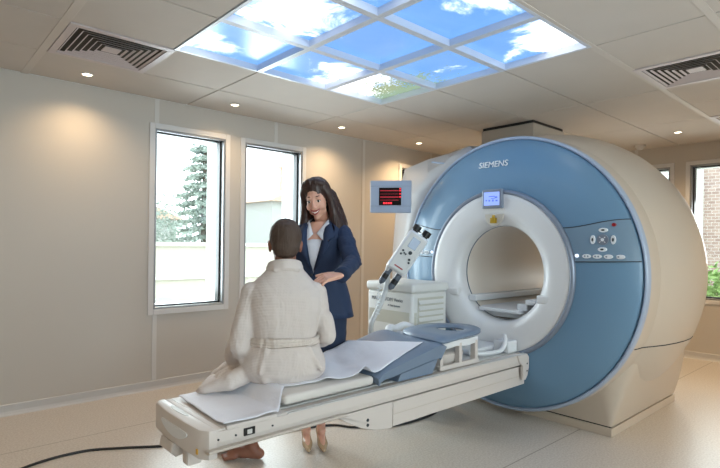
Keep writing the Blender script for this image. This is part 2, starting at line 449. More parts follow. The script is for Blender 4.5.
def bush(name, x, y, z0, rad, n, label, cat, seed, m_=None, size=.07):
    r = random.Random(seed); t = thing(name, label, cat, (x, y, z0))
    bm = newbm()
    for q in range(5):
        a = q*1.3; tube(bm, [(x, y, z0), (x+cos(a)*rad[0]*.3, y+sin(a)*rad[1]*.3, z0+rad[2]*.9)], [.04, .015], 6)
    obj('stem', bm, M_bark, t)
    bm = newbm()
    for q in range(9):
        c = (x+r.uniform(-.6, .6)*rad[0], y+r.uniform(-.5, .5)*rad[1], z0+rad[2]*r.uniform(.7, 1.35))
        leafmass(bm, c, (rad[0]*.5, rad[1]*.5, rad[2]*.5), n//9, size, r)
    obj('foliage', bm, m_ or M_leaf, t)
bush('broadleaf_tree', 6.6, 18.6, -1, (2.0, 1.2, 2.3), 3600, 'round bushy tree beside the small house in the left window', 'tree', 11)
bush('broadleaf_tree', 19.4, 30.5, -1, (1.9, 1.2, 3.2), 2600, 'leafy tree beside the tiled-roof house in the second window', 'tree', 12)
bush('shrub', 9.3, 2.0, -1, (.7, .9, 1.15), 4200, 'fresh green shrub in front of the brick building', 'shrub', 13, M_leaf2, .06)
def house(x, y, wx, wy, z0, zw, zr, label, chim=True):
    M_plaster_h = mat('plaster_house', '#b4b6b4', .9)
    t = thing('house', label, 'house', (x, y, z0))
    bm = newbm(); box(bm, x-wx/2, x+wx/2, y, y+wy, z0, zw); obj('wall', bm, M_plaster_h, t)
    bm = newbm(); P = [(x-wx/2-.3, zw), (x+wx/2+.3, zw), (x, zr)]; prism(bm, P, 1, y-.3, y+wy+.3); obj('roof', bm, M_tileroof, t)
    if chim:
        bm = newbm(); box(bm, x-wx*.3, x-wx*.3+.35, y+.6, y+1.0, zw, zr+.35); box(bm, x-wx*.3-.05, x-wx*.3+.4, y+.55, y+1.05, zr+.3, zr+.4); obj('chimney', bm, M_tileroof, t)
    for q in (-.28, 0, .28):
        bm = newbm(); box(bm, x+q*wx-.3, x+q*wx+.3, y-.04, y+.02, zw-1.7, zw-.6); obj('window', bm, M_plaster2, t)
house(8.2, 24, 3.4, 4, -1, 2.3, 3.1, 'small distant house with chimney between the trees in the left window')
house(15.6, 20.5, 5.2, 6, -1, 3.2, 4.6, 'pale house with a tiled gable roof in the second window')
# brick building outside the back windows
def brick():
    M = mat('brick_pink_grey', '#a98f86', .9); nt = M.node_tree; N = nt.nodes; L = nt.links; b = N['Principled BSDF']
    tc = N.new('ShaderNodeTexCoord'); mp = N.new('ShaderNodeMapping'); mp.inputs['Rotation'].default_value = (radians(90), 0, radians(90))
    sp = N.new('ShaderNodeSeparateXYZ'); cb = N.new('ShaderNodeCombineXYZ'); L.new(tc.outputs['Object'], sp.inputs[0]); L.new(sp.outputs[1], cb.inputs[0]); L.new(sp.outputs[2], cb.inputs[1])
    bt = N.new('ShaderNodeTexBrick'); bt.inputs['Scale'].default_value = 4.2; bt.inputs['Color1'].default_value = lin('#b39c92'); bt.inputs['Color2'].default_value = lin('#9c837b'); bt.inputs['Mortar'].default_value = lin('#c9c2ba')
    bt.inputs['Mortar Size'].default_value = .02; L.new(cb.outputs[0], bt.inputs[0]); L.new(bt.outputs[0], b.inputs['Base Color']); return M
t = thing('brick_building', 'pinkish brick building outside the back wall windows', 'building', (12, 1, -1))
bm = newbm(); box(bm, 11.5, 12.5, -3.5, 2.92, -1, 6); obj('brick_wall', bm, brick(), t)
bm = newbm(); box(bm, 11.4, 12.5, 2.92, 3.6, -1, 6); obj('corner_pier', bm, M_outrev, t)
bm = newbm(); box(bm, 11.42, 11.51, -.2, .8, .4, 1.9, .01); obj('window', bm, M_plaster2, t)

# ================================================================== CEILING FIXTURES
def sky_mat():
    M = bpy.data.materials.new('sky_picture'); M.use_nodes = True; nt = M.node_tree; N = nt.nodes; L = nt.links
    b = N['Principled BSDF']; b.inputs['Base Color'].default_value = (.02, .02, .02, 1); b.inputs['Roughness'].default_value = .25
    ge = N.new('ShaderNodeNewGeometry')
    def mth(op, a, bb=None):
        q = N.new('ShaderNodeMath'); q.operation = op
        for i, s in enumerate((a, bb)):
            if s is None: continue
            if isinstance(s, (int, float)): q.inputs[i].default_value = s
            else: L.new(s, q.inputs[i])
        return q.outputs[0]
    nz = N.new('ShaderNodeTexNoise'); nz.inputs['Scale'].default_value = 2.6; nz.inputs['Detail'].default_value = 9; nz.inputs['Roughness'].default_value = .62; nz.inputs['Distortion'].default_value = .5
    L.new(ge.outputs['Position'], nz.inputs[0])
    acc = mth('ADD', mth('MULTIPLY', nz.outputs[0], 3.0), -.85)
    sp = N.new('ShaderNodeSeparateXYZ'); L.new(ge.outputs['Position'], sp.inputs[0])
    # the picture's clouds: (x, y, radius, weight)
    for x, y, r, wt in ((1.40, 2.98, .27, 1.0), (1.72, 2.32, .44, .46), (2.56, 2.98, .36, 1.1), (2.15, 1.62, .17, .9), (2.2, 2.6, .2, .2), (1.5, 1.75, .35, .45), (2.35, 1.95, .22, .35), (2.9, 1.62, .20, .62), (2.88, 2.25, .22, .4),
                        (2.25, 1.4, .2, .35), (1.9, 2.98, .25, -.55), (2.45, 2.35, .42, -.55), (2.1, 1.75, .28, -.35), (2.65, 1.85, .25, -.3), (1.45, 2.72, .2, -.4)):
        dx = mth('SUBTRACT', sp.outputs[0], x); dy = mth('SUBTRACT', sp.outputs[1], y)
        d2 = mth('ADD', mth('MULTIPLY', dx, dx), mth('MULTIPLY', dy, dy))
        g = mth('EXPONENT', mth('MULTIPLY', d2, -1/(r*r)))
        acc = mth('ADD', acc, mth('MULTIPLY', g, wt))
    mr = N.new('ShaderNodeMapRange'); mr.interpolation_type = 'SMOOTHSTEP'; mr.inputs[1].default_value = .84; mr.inputs[2].default_value = 1.35; L.new(acc, mr.inputs[0])
    blue = N.new('ShaderNodeMix'); blue.data_type = 'RGBA'; blue.inputs[6].default_value = lin('#5c9cee'); blue.inputs[7].default_value = lin('#86baf4')
    L.new(nz.outputs[0], blue.inputs[0])
    mx = N.new('ShaderNodeMix'); mx.data_type = 'RGBA'; L.new(mr.outputs[0], mx.inputs[0]); L.new(blue.outputs[2], mx.inputs[6]); mx.inputs[7].default_value = (.96, .98, 1, 1)
    # leaves near the corner
    v = N.new('ShaderNodeTexNoise'); v.inputs['Scale'].default_value = 48; v.inputs['Detail'].default_value = 4; L.new(ge.outputs['Position'], v.inputs[0])
    vl = N.new('ShaderNodeTexNoise'); vl.inputs['Scale'].default_value = 7; vl.inputs['Detail'].default_value = 3; L.new(ge.outputs['Position'], vl.inputs[0])
    dx = mth('SUBTRACT', sp.outputs[0], 3.05); dy = mth('SUBTRACT', sp.outputs[1], 2.85); d2 = mth('ADD', mth('MULTIPLY', dx, dx), mth('MULTIPLY', mth('MULTIPLY', dy, dy), .55))
    near = mth('EXPONENT', mth('MULTIPLY', d2, -1/(.42*.42)))
    lf = mth('ADD', mth('ADD', v.outputs[0], mth('MULTIPLY', vl.outputs[0], .5)), mth('MULTIPLY', near, .44))
    ml = N.new('ShaderNodeMapRange'); ml.inputs[1].default_value = 1.0; ml.inputs[2].default_value = 1.06; L.new(lf, ml.inputs[0])
    m3 = N.new('ShaderNodeMix'); m3.data_type = 'RGBA'; L.new(ml.outputs[0], m3.inputs[0]); L.new(mx.outputs[2], m3.inputs[6]); m3.inputs[7].default_value = lin('#8ca584')
    L.new(m3.outputs[2], b.inputs['Emission Color'])
    st = N.new('ShaderNodeMapRange'); st.inputs[3].default_value = SKY_BLUE; st.inputs[4].default_value = SKY_WHITE; 
    inv = mth('MULTIPLY', mr.outputs[0], mth('SUBTRACT', 1, ml.outputs[0])); L.new(inv, st.inputs[0])
    L.new(st.outputs[0], b.inputs['Emission Strength'])
    return M
M_sky = sky_mat()
M_skyframe = mat('sky_frame', '#cfd6e2', .35)
ZP = H+.038
cell_txt = {(-3, 0): 'cloud over blue at the leftmost corner of the ceiling array', (-3, 1): 'large white cloud, between the leftmost corner panel and the cut-off top one', (-3, 2): 'blue and cloud, at the top edge cut by the frame',
            (-2, 0): 'mostly white cloud, touching the leftmost corner panel on the wall side', (-2, 1): 'mostly clear blue sky, at the centre of the array', (-2, 2): 'blue sky with a cloud strip, on the scanner side above the centre panel',
            (-1, 0): 'green leaf branches, at the bottom corner of the array', (-1, 1): 'blue with small clouds, right of the leafy corner panel', (-1, 2): 'blue sky and a white cloud at the rightmost corner'}
for (i, j) in sky_cells:
    x0, x1, y1, y0 = XI(i), XI(i+1), YJ(j), YJ(j+1)
    t = thing('sky_light_panel', 'backlit sky picture panel with '+cell_txt[(i, j)], 'ceiling light', ((x0+x1)/2, (y0+y1)/2, H), 'backlit sky picture panels in the ceiling')
    bm = newbm(); fw_ = .022
    box(bm, x0+.001, x0+fw_, y0+.001, y1-.001, H-.004, ZP); box(bm, x1-fw_, x1-.001, y0+.001, y1-.001, H-.004, ZP)
    box(bm, x0+fw_, x1-fw_, y0+.001, y0+fw_, H-.004, ZP); box(bm, x0+fw_, x1-fw_, y1-fw_, y1-.001, H-.004, ZP); obj('frame', bm, M_skyframe, t)
    bm = newbm(); box(bm, x0+.002, x1-.002, y0+.002, y1-.002, ZP, ZP+.012); obj('picture_diffuser', bm, M_sky, t)
    bm = newbm(); box(bm, x0+.002, x1-.002, y0+.002, y1-.002, ZP+.013, ZP+.04); obj('housing', bm, M_cavity, t)
# square louvred diffusers
M_vent = mat('vent_white', '#c9bfc0', .5)
def vent(x0, y0, label):
    t = thing('air_diffuser', label, 'air vent', (x0+.3, y0+.3, H), 'square ceiling air diffusers')
    cx, cy = x0+.3, y0+.3
    def sq(bm, h0, z0, h1, z1, th=.004):
        c = [(-1, -1), (1, -1), (1, 1), (-1, 1)]
        A = [bm.verts.new((cx+a*h0, cy+b*h0, z0)) for a, b in c]; B = [bm.verts.new((cx+a*h1, cy+b*h1, z1)) for a, b in c]
        A2 = [bm.verts.new((cx+a*(h0-th), cy+b*(h0-th), z0+th)) for a, b in c]; B2 = [bm.verts.new((cx+a*(h1-th), cy+b*(h1-th), z1+th)) for a, b in c]
        for q in range(4):
            r = (q+1) % 4
            bm.faces.new((A[q], A[r], B[r], B[q])); bm.faces.new((A2[q], B2[q], B2[r], A2[r])); bm.faces.new((A[q], A2[q], A2[r], A[r])); bm.faces.new((B[q], B[r], B2[r], B2[q]))
    bm = newbm()
    for a, b, c, d in ((-.296, .296, -.296, -.255), (-.296, .296, .255, .296), (-.296, -.255, -.255, .255), (.255, .296, -.255, .255)): box(bm, cx+a, cx+b, cy+c, cy+d, H-.006, H+.01, .001, 1)
    obj('frame', bm, M_vent, t)
    for k_, h in enumerate((.250, .216, .182, .148, .114, .080)):
        bm = newbm(); sq(bm, h, H-.003, h-.010, H+.003, .0012); obj('louvre', bm, M_vent, t)
    bm = newbm(); box(bm, cx-.048, cx+.048, cy-.048, cy+.048, H-.001, H+.005, .001, 1); obj('centre_plate', bm, M_vent, t)
    bm = newbm(); box(bm, cx-.29, cx+.29, cy-.29, cy+.29, H+.040, H+.044); obj('throat', bm, M_black, t)
vent(XI(-4)+.022, YJ(0)+.0, 'square louvred ceiling diffuser nearest the left wall')
vent(XI(1), YJ(4)+.0, 'square louvred ceiling diffuser above the right side of the scanner')
vent(XI(4), YJ(4)+.0, 'square louvred ceiling diffuser nearest the back wall at the right edge')
# recessed downlights
M_bulb = emis('lamp_glow', '#ffe9c4', 9)
spots = [(1.014, 4.07, 'above the left window side wall, leftmost of the row'), (2.175, 4.05, 'above the gap between the first two windows'), (3.384, 4.05, 'right of the sky panels along the left wall'),
         (4.554, 4.03, 'nearest the scanner along the left wall'), (5.75, 4.03, 'far end of the left wall row, behind the scanner'), (5.968, 1.748, 'right, above the back wall window'), (5.97, .35, ''), (4.6, -.35, ''), (3.2, -.55, ''), (1.7, -.8, ''), (0.1, -.9, ''), (-.4, 1.2, ''), (-.4, 3.2, '')]
for x, y, l in spots:
    t = thing('downlight', ('small round recessed ceiling downlight '+l) if l else 'small round recessed ceiling downlight outside the photo frame', 'ceiling light', (x, y, H), 'recessed ceiling downlights')
    bm = newbm(); tube(bm, [(x+.036*cos(a), y+.036*sin(a), H-.003) for a in [2*pi*q/20 for q in range(20)]], .005, 6, closed=True); obj('bezel', bm, M_trim, t, True)
    bm = newbm(); cyl(bm, (x, y, H-.0035), (x, y, H-.001), .032, 20); obj('bulb', bm, M_bulb, t)
    ld = bpy.data.lights.new('downlight_beam', 'SPOT'); ld.energy = SPOT_W*(2.6 if x > 3.9 else 1.5 if x > 3.3 and y > 3 else 1.0); ld.color = (1, .70, .40); ld.spot_size = radians(140); ld.spot_blend = 1.0; ld.shadow_soft_size = .03
    lo = bpy.data.objects.new('downlight_beam', ld); C.objects.link(lo); lo.parent = t; lo.location = (0, 0, -.012)
# smoke detector
t = thing('smoke_detector', 'small white round smoke detector on the ceiling near the back wall', 'smoke detector', (6.45, 2.28, H))
bm = newbm(); cyl(bm, (6.45, 2.28, H-.022), (6.45, 2.28, H), .058, 28); obj('base', bm, M_trim, t, True)
bm = newbm(); cyl(bm, (6.45, 2.28, H-.05), (6.45, 2.28, H-.022), .03, 24, .045); obj('sensor_head', bm, M_trim, t, True)
# square boxed duct over the scanner
t = thing('duct_casing', 'square beige boxed duct dropping from ceiling above the scanner', 'duct casing', (4.75, 2.8, 2.0))
bm = newbm(); box(bm, DUCT[0], DUCT[1], DUCT[2], DUCT[3], 2.12, H-.028, .004); obj('casing', bm, mat('duct_paint', '#b3aa9f', .6), t)
bm = newbm(); box(bm, DUCT[0]+.01, DUCT[1]-.01, DUCT[2]+.01, DUCT[3]-.01, H-.028, H-.001); obj('gap_shade_block', bm, M_black, t)  # black block stands in for the shade in the gap above the casing

# ================================================================== MRI SCANNER
AY, AZ, ZS = 2.10, 1.05, 1.02
def P3(x, r, a): return Vector((x, AY - r*cos(a), AZ + ZS*r*sin(a)))     # a=0: camera-right side
def revolve(bm, prof, n=128, a0=0, a1=2*pi):
    full = abs(a1-a0-2*pi) < 1e-6; R = []
    for k_ in range(n if full else n+1):
        a = a0+(a1-a0)*k_/n; R.append([bm.verts.new(P3(x, r, a)) for x, r in prof])
    K = len(R)
    for q in range(K if full else K-1):
        A, B = R[q], R[(q+1) % K]
        for s in range(len(prof)-1): bm.faces.new((A[s], B[s], B[s+1], A[s+1]))
scan = thing('mri_scanner', 'large round mri scanner with blue front ring and white bore', 'mri scanner', (4.1, 2.1, 0))
# blue convex front
def blue_x(r):                                    # surface of the blue face
    t_ = (r-.59)/(.945-.59); return 3.225 + .022*t_ + .085*t_*t_*t_
bp = [(3.245, .585), (3.228, .588)] + [(blue_x(.59+(.945-.59)*q/14), .59+(.945-.59)*q/14) for q in range(15)] + [(3.345, .953), (3.36, .953)]
bm = newbm(); revolve(bm, bp); obj('front_cover', bm, M_blue, scan, True, 40)
# pale rim
rp = [(3.36, .952), (3.338, .955), (3.330, .962), (3.332, .972), (3.345, .978), (3.375, .980), (3.375, .95)]
bm = newbm(); revolve(bm, rp); obj('rim', bm, M_rim, scan, True, 60)
# skirt
sp_ = [(3.375, .975), (3.43, .982), (3.52, .985)]
bm = newbm(); revolve(bm, sp_); obj('skirt', bm, M_whitebody, scan, True, 20)
# bulging barrel
bp2 = [(3.52, .985), (3.60, 1.012), (3.72, 1.043), (3.86, 1.064), (4.0, 1.073), (4.14, 1.070), (4.26, 1.052), (4.30, 1.040), (4.42, 1.00), (4.55, .93), (4.68, .84), (4.80, .72), (4.86, .60), (4.87, .355)]
bm = newbm(); revolve(bm, bp2); obj('barrel', bm, M_whitebody, scan, True, 12)
# shoulder housing on the far left side
bm = newbm()
angs = (108, 116, 126, 138, 150, 162, 172, 184, 200, 218, 236)
ring1 = [P3(3.368, .968, radians(a)) for a in angs]
ring2 = [(3.45, 2.50, 2.035), (3.45, 2.70, 1.965), (3.45, 2.93, 1.86), (3.45, 3.14, 1.685), (3.45, 3.19, 1.50), (3.45, 3.215, 1.33), (3.45, 3.22, 1.10), (3.45, 3.20, .85), (3.45, 3.15, .60), (3.45, 3.03, .33), (3.45, 2.85, .12)]
ring3 = [(3.62, 2.55, 2.06), (3.62, 2.85, 2.035), (3.62, 3.08, 2.01), (3.62, 3.36, 1.955), (3.62, 3.42, 1.76), (3.62, 3.47, 1.54), (3.62, 3.50, 1.20), (3.62, 3.51, .9), (3.62, 3.44, .60), (3.62, 3.32, .33), (3.62, 3.16, .12)]
ring4 = [(4.3, y-.05, z) for _, y, z in ring3]
R = [[bm.verts.new(p) for p in r] for r in (ring1, ring2, ring3, ring4)]
for A, B in zip(R, R[1:]):
    for q in range(len(angs)-1): bm.faces.new((A[q], A[q+1], B[q+1], B[q]))
so = obj('side_shoulder', bm, mat('shoulder_grey', '#b5b5b8', .4), scan, True, 15)
md = so.modifiers.new('Solidify', 'SOLIDIFY'); md.thickness = .02; md.offset = 1
# white bore ring with funnel
fp = [(3.33, .337), (3.305, .339), (3.280, .343), (3.258, .352), (3.240, .366), (3.226, .386), (3.216, .41), (3.209, .44), (3.205, .48), (3.203, .52), (3.201, .553), (3.206, .558), (3.23, .558)]
bm = newbm(); revolve(bm, fp); obj('bore_funnel', bm, M_white, scan, True, 50)
gp = [(3.24, .556), (3.208, .557), (3.199, .562), (3.196, .572), (3.199, .582), (3.209, .588), (3.24, .589)]
bm = newbm(); revolve(bm, gp); obj('trim_ring', bm, M_ring, scan, True, 60)
bm = newbm(); revolve(bm, [(3.33, .337), (3.333, .343), (3.338, .343), (3.34, .335)]); obj('bore_seam', bm, M_ring, scan, True)
bm = newbm(); revolve(bm, [(3.34, .335), (4.0, .335), (4.87, .340), (4.87, .35), (3.34, .35)]); obj('bore_tunnel', bm, M_bore, scan, True, 40)
# bed track inside the bore
bm = newbm(); box(bm, 3.345, 4.8, 1.895, 2.305, .72, .790, .004); box(bm, 3.262, 3.36, 1.93, 2.27, .765, .790, .006); obj('bed_track', bm, M_coilw, scan)
for y0, y1 in ((1.825, 1.895), (2.305, 2.375)):
    bm = newbm(); box(bm, 3.275, 4.8, y0, y1, .835 if y0 < 2 else .825, .872, .008); obj('bed_rail', bm, M_coilw, scan)
bm = newbm(); box(bm, 3.31, 3.50, 1.90, 1.98, .785, .835, .008); obj('rail_catch', bm, M_coilw, scan)
# ledges set into the funnel beside the bore
for s in (-1, 1):
    bm = newbm(); y0, y1 = sorted((AY+s*.325, AY+s*.43)); box(bm, 3.209, 3.33, y0, y1, .862, .918, .010, 3); obj('funnel_ledge', bm, M_white, scan, True, 30)
# seams on the blue face and the two control strips
def blue_pt(r, z, side, off=0):
    dz = (z-AZ)/ZS; y = AY - side*sqrt(max(r*r-dz*dz, 0)); return Vector((blue_x(r)-off, y, z))
def zup(t_): return 1.368+.052*(3*t_*t_-2*t_**3)
def zlo(t_): return 1.150+.012*t_
for side in (1, -1):
    bm = newbm(); G = []
    for a in range(21):
        t_ = a/20; row = []
        for b_ in range(9):
            z = zlo(t_)+(zup(t_)-zlo(t_))*b_/8; r = .592+(.944-.592)*t_; row.append(bm.verts.new(blue_pt(r, z, side, .0035)))
        G.append(row)
    for a in range(20):
        for b_ in range(8): bm.faces.new((G[a][b_], G[a+1][b_], G[a+1][b_+1], G[a][b_+1]))
    panel = obj('control_strip', bm, M_bluepanel, scan, True)
    for zf in (zup, zlo):
        bm = newbm(); tube(bm, [blue_pt(.590+.358*q/30, zf(q/30), side, .003) for q in range(31)], .0032, 6); obj('panel_seam', bm, M_seam, scan, True)
    # buttons
    def on_face(y, z, off=.006):
        r = sqrt((y-AY)**2+((z-AZ)/ZS)**2); return Vector((blue_x(r)-off, y, z))
    def disc(bm, y, z, r, ry=None, th=.004):
        p = on_face(y, z, .003); n = 18
        A = [bm.verts.new((p.x-th-.005, y+r*cos(2*pi*q/n), z+(ry or r)*sin(2*pi*q/n))) for q in range(n)]
        B = [bm.verts.new((p.x+.004, v.co.y, v.co.z)) for v in A]
        bm.faces.new(A); bm.faces.new(B[::-1])
        for q in range(n): bm.faces.new((A[q], A[(q+1) % n], B[(q+1) % n], B[q]))
    s = side; cy, cz = AY-s*.745, 1.292
    bm = newbm(); disc(bm, cy, cz, .034); obj('round_button', bm, M_ring, panel)
    bm = newbm(); disc(bm, cy, cz, .010, th=.007); obj('round_button', bm, M_btn, panel)
    for dy, dz, a, b_ in ((0, .060, .027, .014), (0, -.060, .027, .014), (.056, 0, .014, .028), (-.056, 0, .014, .028)):
        bm = newbm(); disc(bm, cy+dy, cz+dz, a, b_); kb = obj('arrow_button', bm, M_btn, panel)
        bm = newbm(); disc(bm, cy+dy, cz+dz, a*.4, b_*.4, th=.006); obj('arrow_mark', bm, M_seam, kb)
    for q in range(4):
        ang = pi/4+q*pi/2; bm = newbm(); p = on_face(cy, cz, .0150)
        tube(bm, [(p.x, cy+.015*cos(ang), cz+.015*sin(ang)), (p.x, cy+.026*cos(ang), cz+.026*sin(ang))], .002, 6); obj('button_mark', bm, M_lettering, panel)
    for q in range(4):
        y = AY-s*(.655+q*.062); bm = newbm(); disc(bm, y, 1.188, .026, .0135); kb = obj('oval_button', bm, M_btn, panel)
        bm = newbm()
        for e_ in (-1, 1): disc(bm, y+e_*.009, 1.188, .005, .005, th=.006)
        obj('button_mark', bm, M_ring, kb)
    bm = newbm(); disc(bm, AY-s*.595, 1.19, .011); obj('indicator_lamp', bm, emis('indicator_white', '#eef4ff', .7), panel)
    bm = newbm(); disc(bm, AY-s*.80, 1.385, .011, th=.008); obj('emergency_button', bm, M_red, panel)
# lettering above the ring
px0 = blue_x(.80)
sb = text_bm('SIEMENS', .066, .006, (px0-.015, 2.146, 1.840), (0, -1, 0), (.30, 0, 1), bold=.0)
sb_o = obj('lettering', sb, M_lettering, scan)
# display over the bore
bm = newbm(); box(bm, 3.178, 3.215, 2.032, 2.196, 1.515, 1.652, .006); dsp = obj('display_frame', bm, M_ring, scan)
bm = newbm(); box(bm, 3.174, 3.180, 2.050, 2.178, 1.536, 1.632, .002, 1); obj('screen', bm, emis('screen_lilac', '#8fa6ee', .5), dsp)
bm = newbm()
for y, z, a, b_ in ((2.11, 1.600, .05, .006), (2.075, 1.592, .02, .012), (2.13, 1.57, .012, .012), (2.10, 1.57, .012, .014), (2.07, 1.568, .016, .01), (2.155, 1.572, .01, .01), (2.10, 1.585, .03, .004)):
    box(bm, 3.172, 3.1745, y-a/2, y+a/2, z-b_/2, z+b_/2)
obj('screen_mark', bm, emis('screen_mark_blue', '#5b74d0', .3), dsp)
bm = newbm(); prism(bm, [(2.19, 1.475), (2.03, 1.475), (2.045, 1.42), (2.08, 1.392), (2.14, 1.392), (2.175, 1.42)], 0, 3.204, 3.215, .003); rc = obj('plug_recess', bm, mat('recess_white', '#c9c3b8', .5), scan)
bm = newbm(); box(bm, 3.175, 3.206, 2.085, 2.125, 1.408, 1.448, .004); cyl(bm, (3.19, 2.105, 1.446), (3.19, 2.105, 1.466), .011); obj('gold_plug', bm, M_gold, rc)
# lower shroud and kick plate
def ringpts(z, x0, x1, hw, c):
    pts = []
    for q in range(9):
        a = pi/2*q/8; pts.append((x0+c*(1-sin(a)), AY-hw+c*1.3*(1-cos(a)), z))
    pts += [(x1, AY-hw, z), (x1, AY+hw, z)]
    for q in range(9):
        a = pi/2*(1-q/8); pts.append((x0+c*(1-sin(a)), AY+hw-c*1.3*(1-cos(a)), z))
    return pts[:9][::1] + pts[9:11] + pts[11:]
def ringfix(p): return p
bm = newbm(); RR = []
for q in range(13):
    t_ = q/12; z = .065+.55*t_; RR.append(ringpts(z, 3.50-.10*t_, 4.72-.34*t_*t_, .71+.17*t_, .02+.20*t_))
# order each ring: right-front arc, rear right, rear left, left-front arc
RV = []
for r in RR:
    arcR = sorted(r[:9], key=lambda p: p[1], reverse=True); arcR = arcR
    ordered = [p for p in arcR]+[r[9], r[10]]+sorted(r[11:], key=lambda p: p[1], reverse=True)
    RV.append([bm.verts.new(p) for p in ordered])
NQ = len(RV[0])
for A, B in zip(RV, RV[1:]):
    for q in range(NQ): bm.faces.new((A[q], A[(q+1) % NQ], B[(q+1) % NQ], B[q]))
bm.faces.new(RV[0]); bm.faces.new(RV[-1])
sh = obj('lower_shroud', bm, M_whitebody, scan, True, 40)
bm = newbm(); box(bm, 3.505, 4.70, AY-.70, AY+.70, .052, .070); obj('kick_seam', bm, M_black, scan)
bm = newbm(); box(bm, 3.49, 4.73, AY-.715, AY+.715, 0, .056, .003); obj('kick_plate', bm, M_whitebody, scan)
# horizontal cover split on the barrel, camera side
for s in (1, -1):
    bm = newbm(); pts = []
    for q in range(20):
        x = 3.40+q*(4.40-3.40)/19; prof = sp_+bp2[1:]
        for (xa, ra), (xb, rb) in zip(prof, prof[1:]):
            if xa <= x <= xb: r = ra+(rb-ra)*(x-xa)/(xb-xa)
        z = .615; dz = (z-AZ)/ZS; pts.append((x, AY-s*(sqrt(r*r-dz*dz)+.0005), z))
    tube(bm, pts, .0035, 6); obj('cover_split', bm, M_seam, scan, True)
# handle lever and cable loop above the left shoulder
bm = newbm(); tube(bm, [(3.42, 2.62, 1.915), (3.42, 2.70, 1.925), (3.40, 2.86, 1.955)], [.007, .006, .008], 8); obj('lever', bm, M_rim, scan, True)
bm = newbm(); tube(bm, smoothpts([(4.25, 2.9, 1.72), (4.25, 2.84, 1.98), (4.25, 2.66, 2.10), (4.25, 2.5, 2.13), (4.25, 2.38, 2.10)]), .007, 8); obj('cable_loop', bm, M_seam, scan, True)

# ================================================================== PATIENT TABLE
tb = thing('patient_table', 'long cream cantilevered patient table leading to the scanner bore', 'examination table', (2.2, 2.1, 0))
# lift arm box
bm = newbm(); prism(bm, [(1.93, .428), (1.93, .300), (3.222, .300), (3.222, .428)], 1, 1.862, 2.338, .004); obj('lift_arm', bm, M_table, tb)
bm = newbm(); box(bm, 1.935, 3.23, 1.8605, 1.8625, .362, .365); obj('arm_seam', bm, M_table2, tb)
bm = newbm(); prism(bm, [(1.56, .425), (1.62, .385), (1.72, .335), (1.82, .305), (1.90, .292), (1.935, .292), (1.935, .428), (1.56, .428)], 1, 1.869, 2.331, .004); br = obj('arm_bracket', bm, M_table, tb)
for z in (.36, .335):
    bm = newbm(); cyl(bm, (1.755, 1.8655, z+.01), (1.755, 1.871, z+.01), .008, 12); obj('bolt', bm, M_seam, br)
# long chassis with rails
bm = newbm(); prism(bm, [(1.845, .445), (2.355, .445), (2.362, .47), (2.362, .512), (2.30, .515), (2.30, .500), (1.90, .500), (1.90, .515), (1.838, .512), (1.838, .470)], 0, .93, 3.20, 0); obj('chassis', bm, M_table, tb)
for y in (1.838, 2.352):
    bm = newbm(); box(bm, 1.26, 3.2, y, y+.010, .5125, .5165); box(bm, 1.26, 3.2, y+.016, y+.026, .5125, .5180) if y < 2 else box(bm, 1.26, 3.2, y-.026, y-.016, .5125, .5180); obj('side_rail', bm, M_steel, tb)
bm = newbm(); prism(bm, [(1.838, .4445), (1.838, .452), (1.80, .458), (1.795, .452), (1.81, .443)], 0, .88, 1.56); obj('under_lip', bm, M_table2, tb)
bm = newbm(); box(bm, 1.60, 3.20, 1.90, 2.30, .425, .448); obj('gap_shade_strip', bm, M_seam, tb)  # dark block put in for the shade between chassis and lift arm
bm = newbm(); box(bm, 1.26, 3.19, 1.915, 2.285, .5, .518, .002, 1); obj('track_plate', bm, M_steel, tb)
# foot end
bm = newbm(); box(bm, .93, 1.26, 1.845, 2.355, .448, .519, .005); fe = obj('foot_end', bm, M_table, tb, True, 30)
bm = newbm(); prism(bm, [(.868, 2.0), (.876, 1.88), (.90, 1.843), (.932, 1.838), (.932, 2.362), (.905, 2.36), (.880, 2.33), (.868, 2.2)], 2, .405, .522, .010); fc = obj('end_cap', bm, M_table, tb, True, 30)
bm = newbm(); prism(bm, [(2.10+.13*cos(a), .462+.024*sin(a)-.016*cos(a)**2*-1) for a in [2*pi*q/28 for q in range(28)]], 0, .8645, .872); obj('grip_recess', bm, M_coilw, fc)
bm = newbm(); prism(bm, [(.912+.013*cos(2*pi*q/24), 2.15+.09*sin(2*pi*q/24)) for q in range(24)], 2, .5205, .5232); obj('top_grip', bm, mat('grip_grey', '#a8a49c', .5), fc)
bm = newbm(); box(bm, .955, .957, 1.85, 2.35, .5185, .5196); obj('cover_seam', bm, M_table2, tb)
for y, z in ((1.895, .425), (2.24, .470)):
    if y > 2: continue
    bm = newbm(); box(bm, .872, .884, y-.01, y+.004, z, z+.02); obj('warning_sticker', bm, mat('sticker_yellow', '#d2a23a', .5), fc)
bm = newbm(); prism(bm, [(.875, .40), (.865, .36), (.89, .335), (.95, .345), (.96, .40)], 1, 2.12, 2.26, .012); obj('cable_housing', bm, M_table, fc)
bm = newbm(); box(bm, .885, .95, 2.00, 2.06, .335, .40, .012); obj('end_foot', bm, M_table, fc)
bm = newbm(); box(bm, 1.045, 1.095, 1.832, 1.84, .470, .500, .001, 1); lt = obj('side_latch', bm, M_black, tb)
bm = newbm(); box(bm, 1.058, 1.080, 1.829, 1.833, .476, .494, .001, 1); obj('latch_tongue', bm, M_steel, lt)
for x in (.935, 1.01, 1.18):
    bm = newbm(); cyl(bm, (x, 1.834, .482), (x, 1.84, .482), .004, 10); obj('screw', bm, M_seam, tb)
bm = newbm(); box(bm, .97, 1.20, 1.835, 1.88, .508, .527, .005); obj('side_block', bm, M_table, tb)
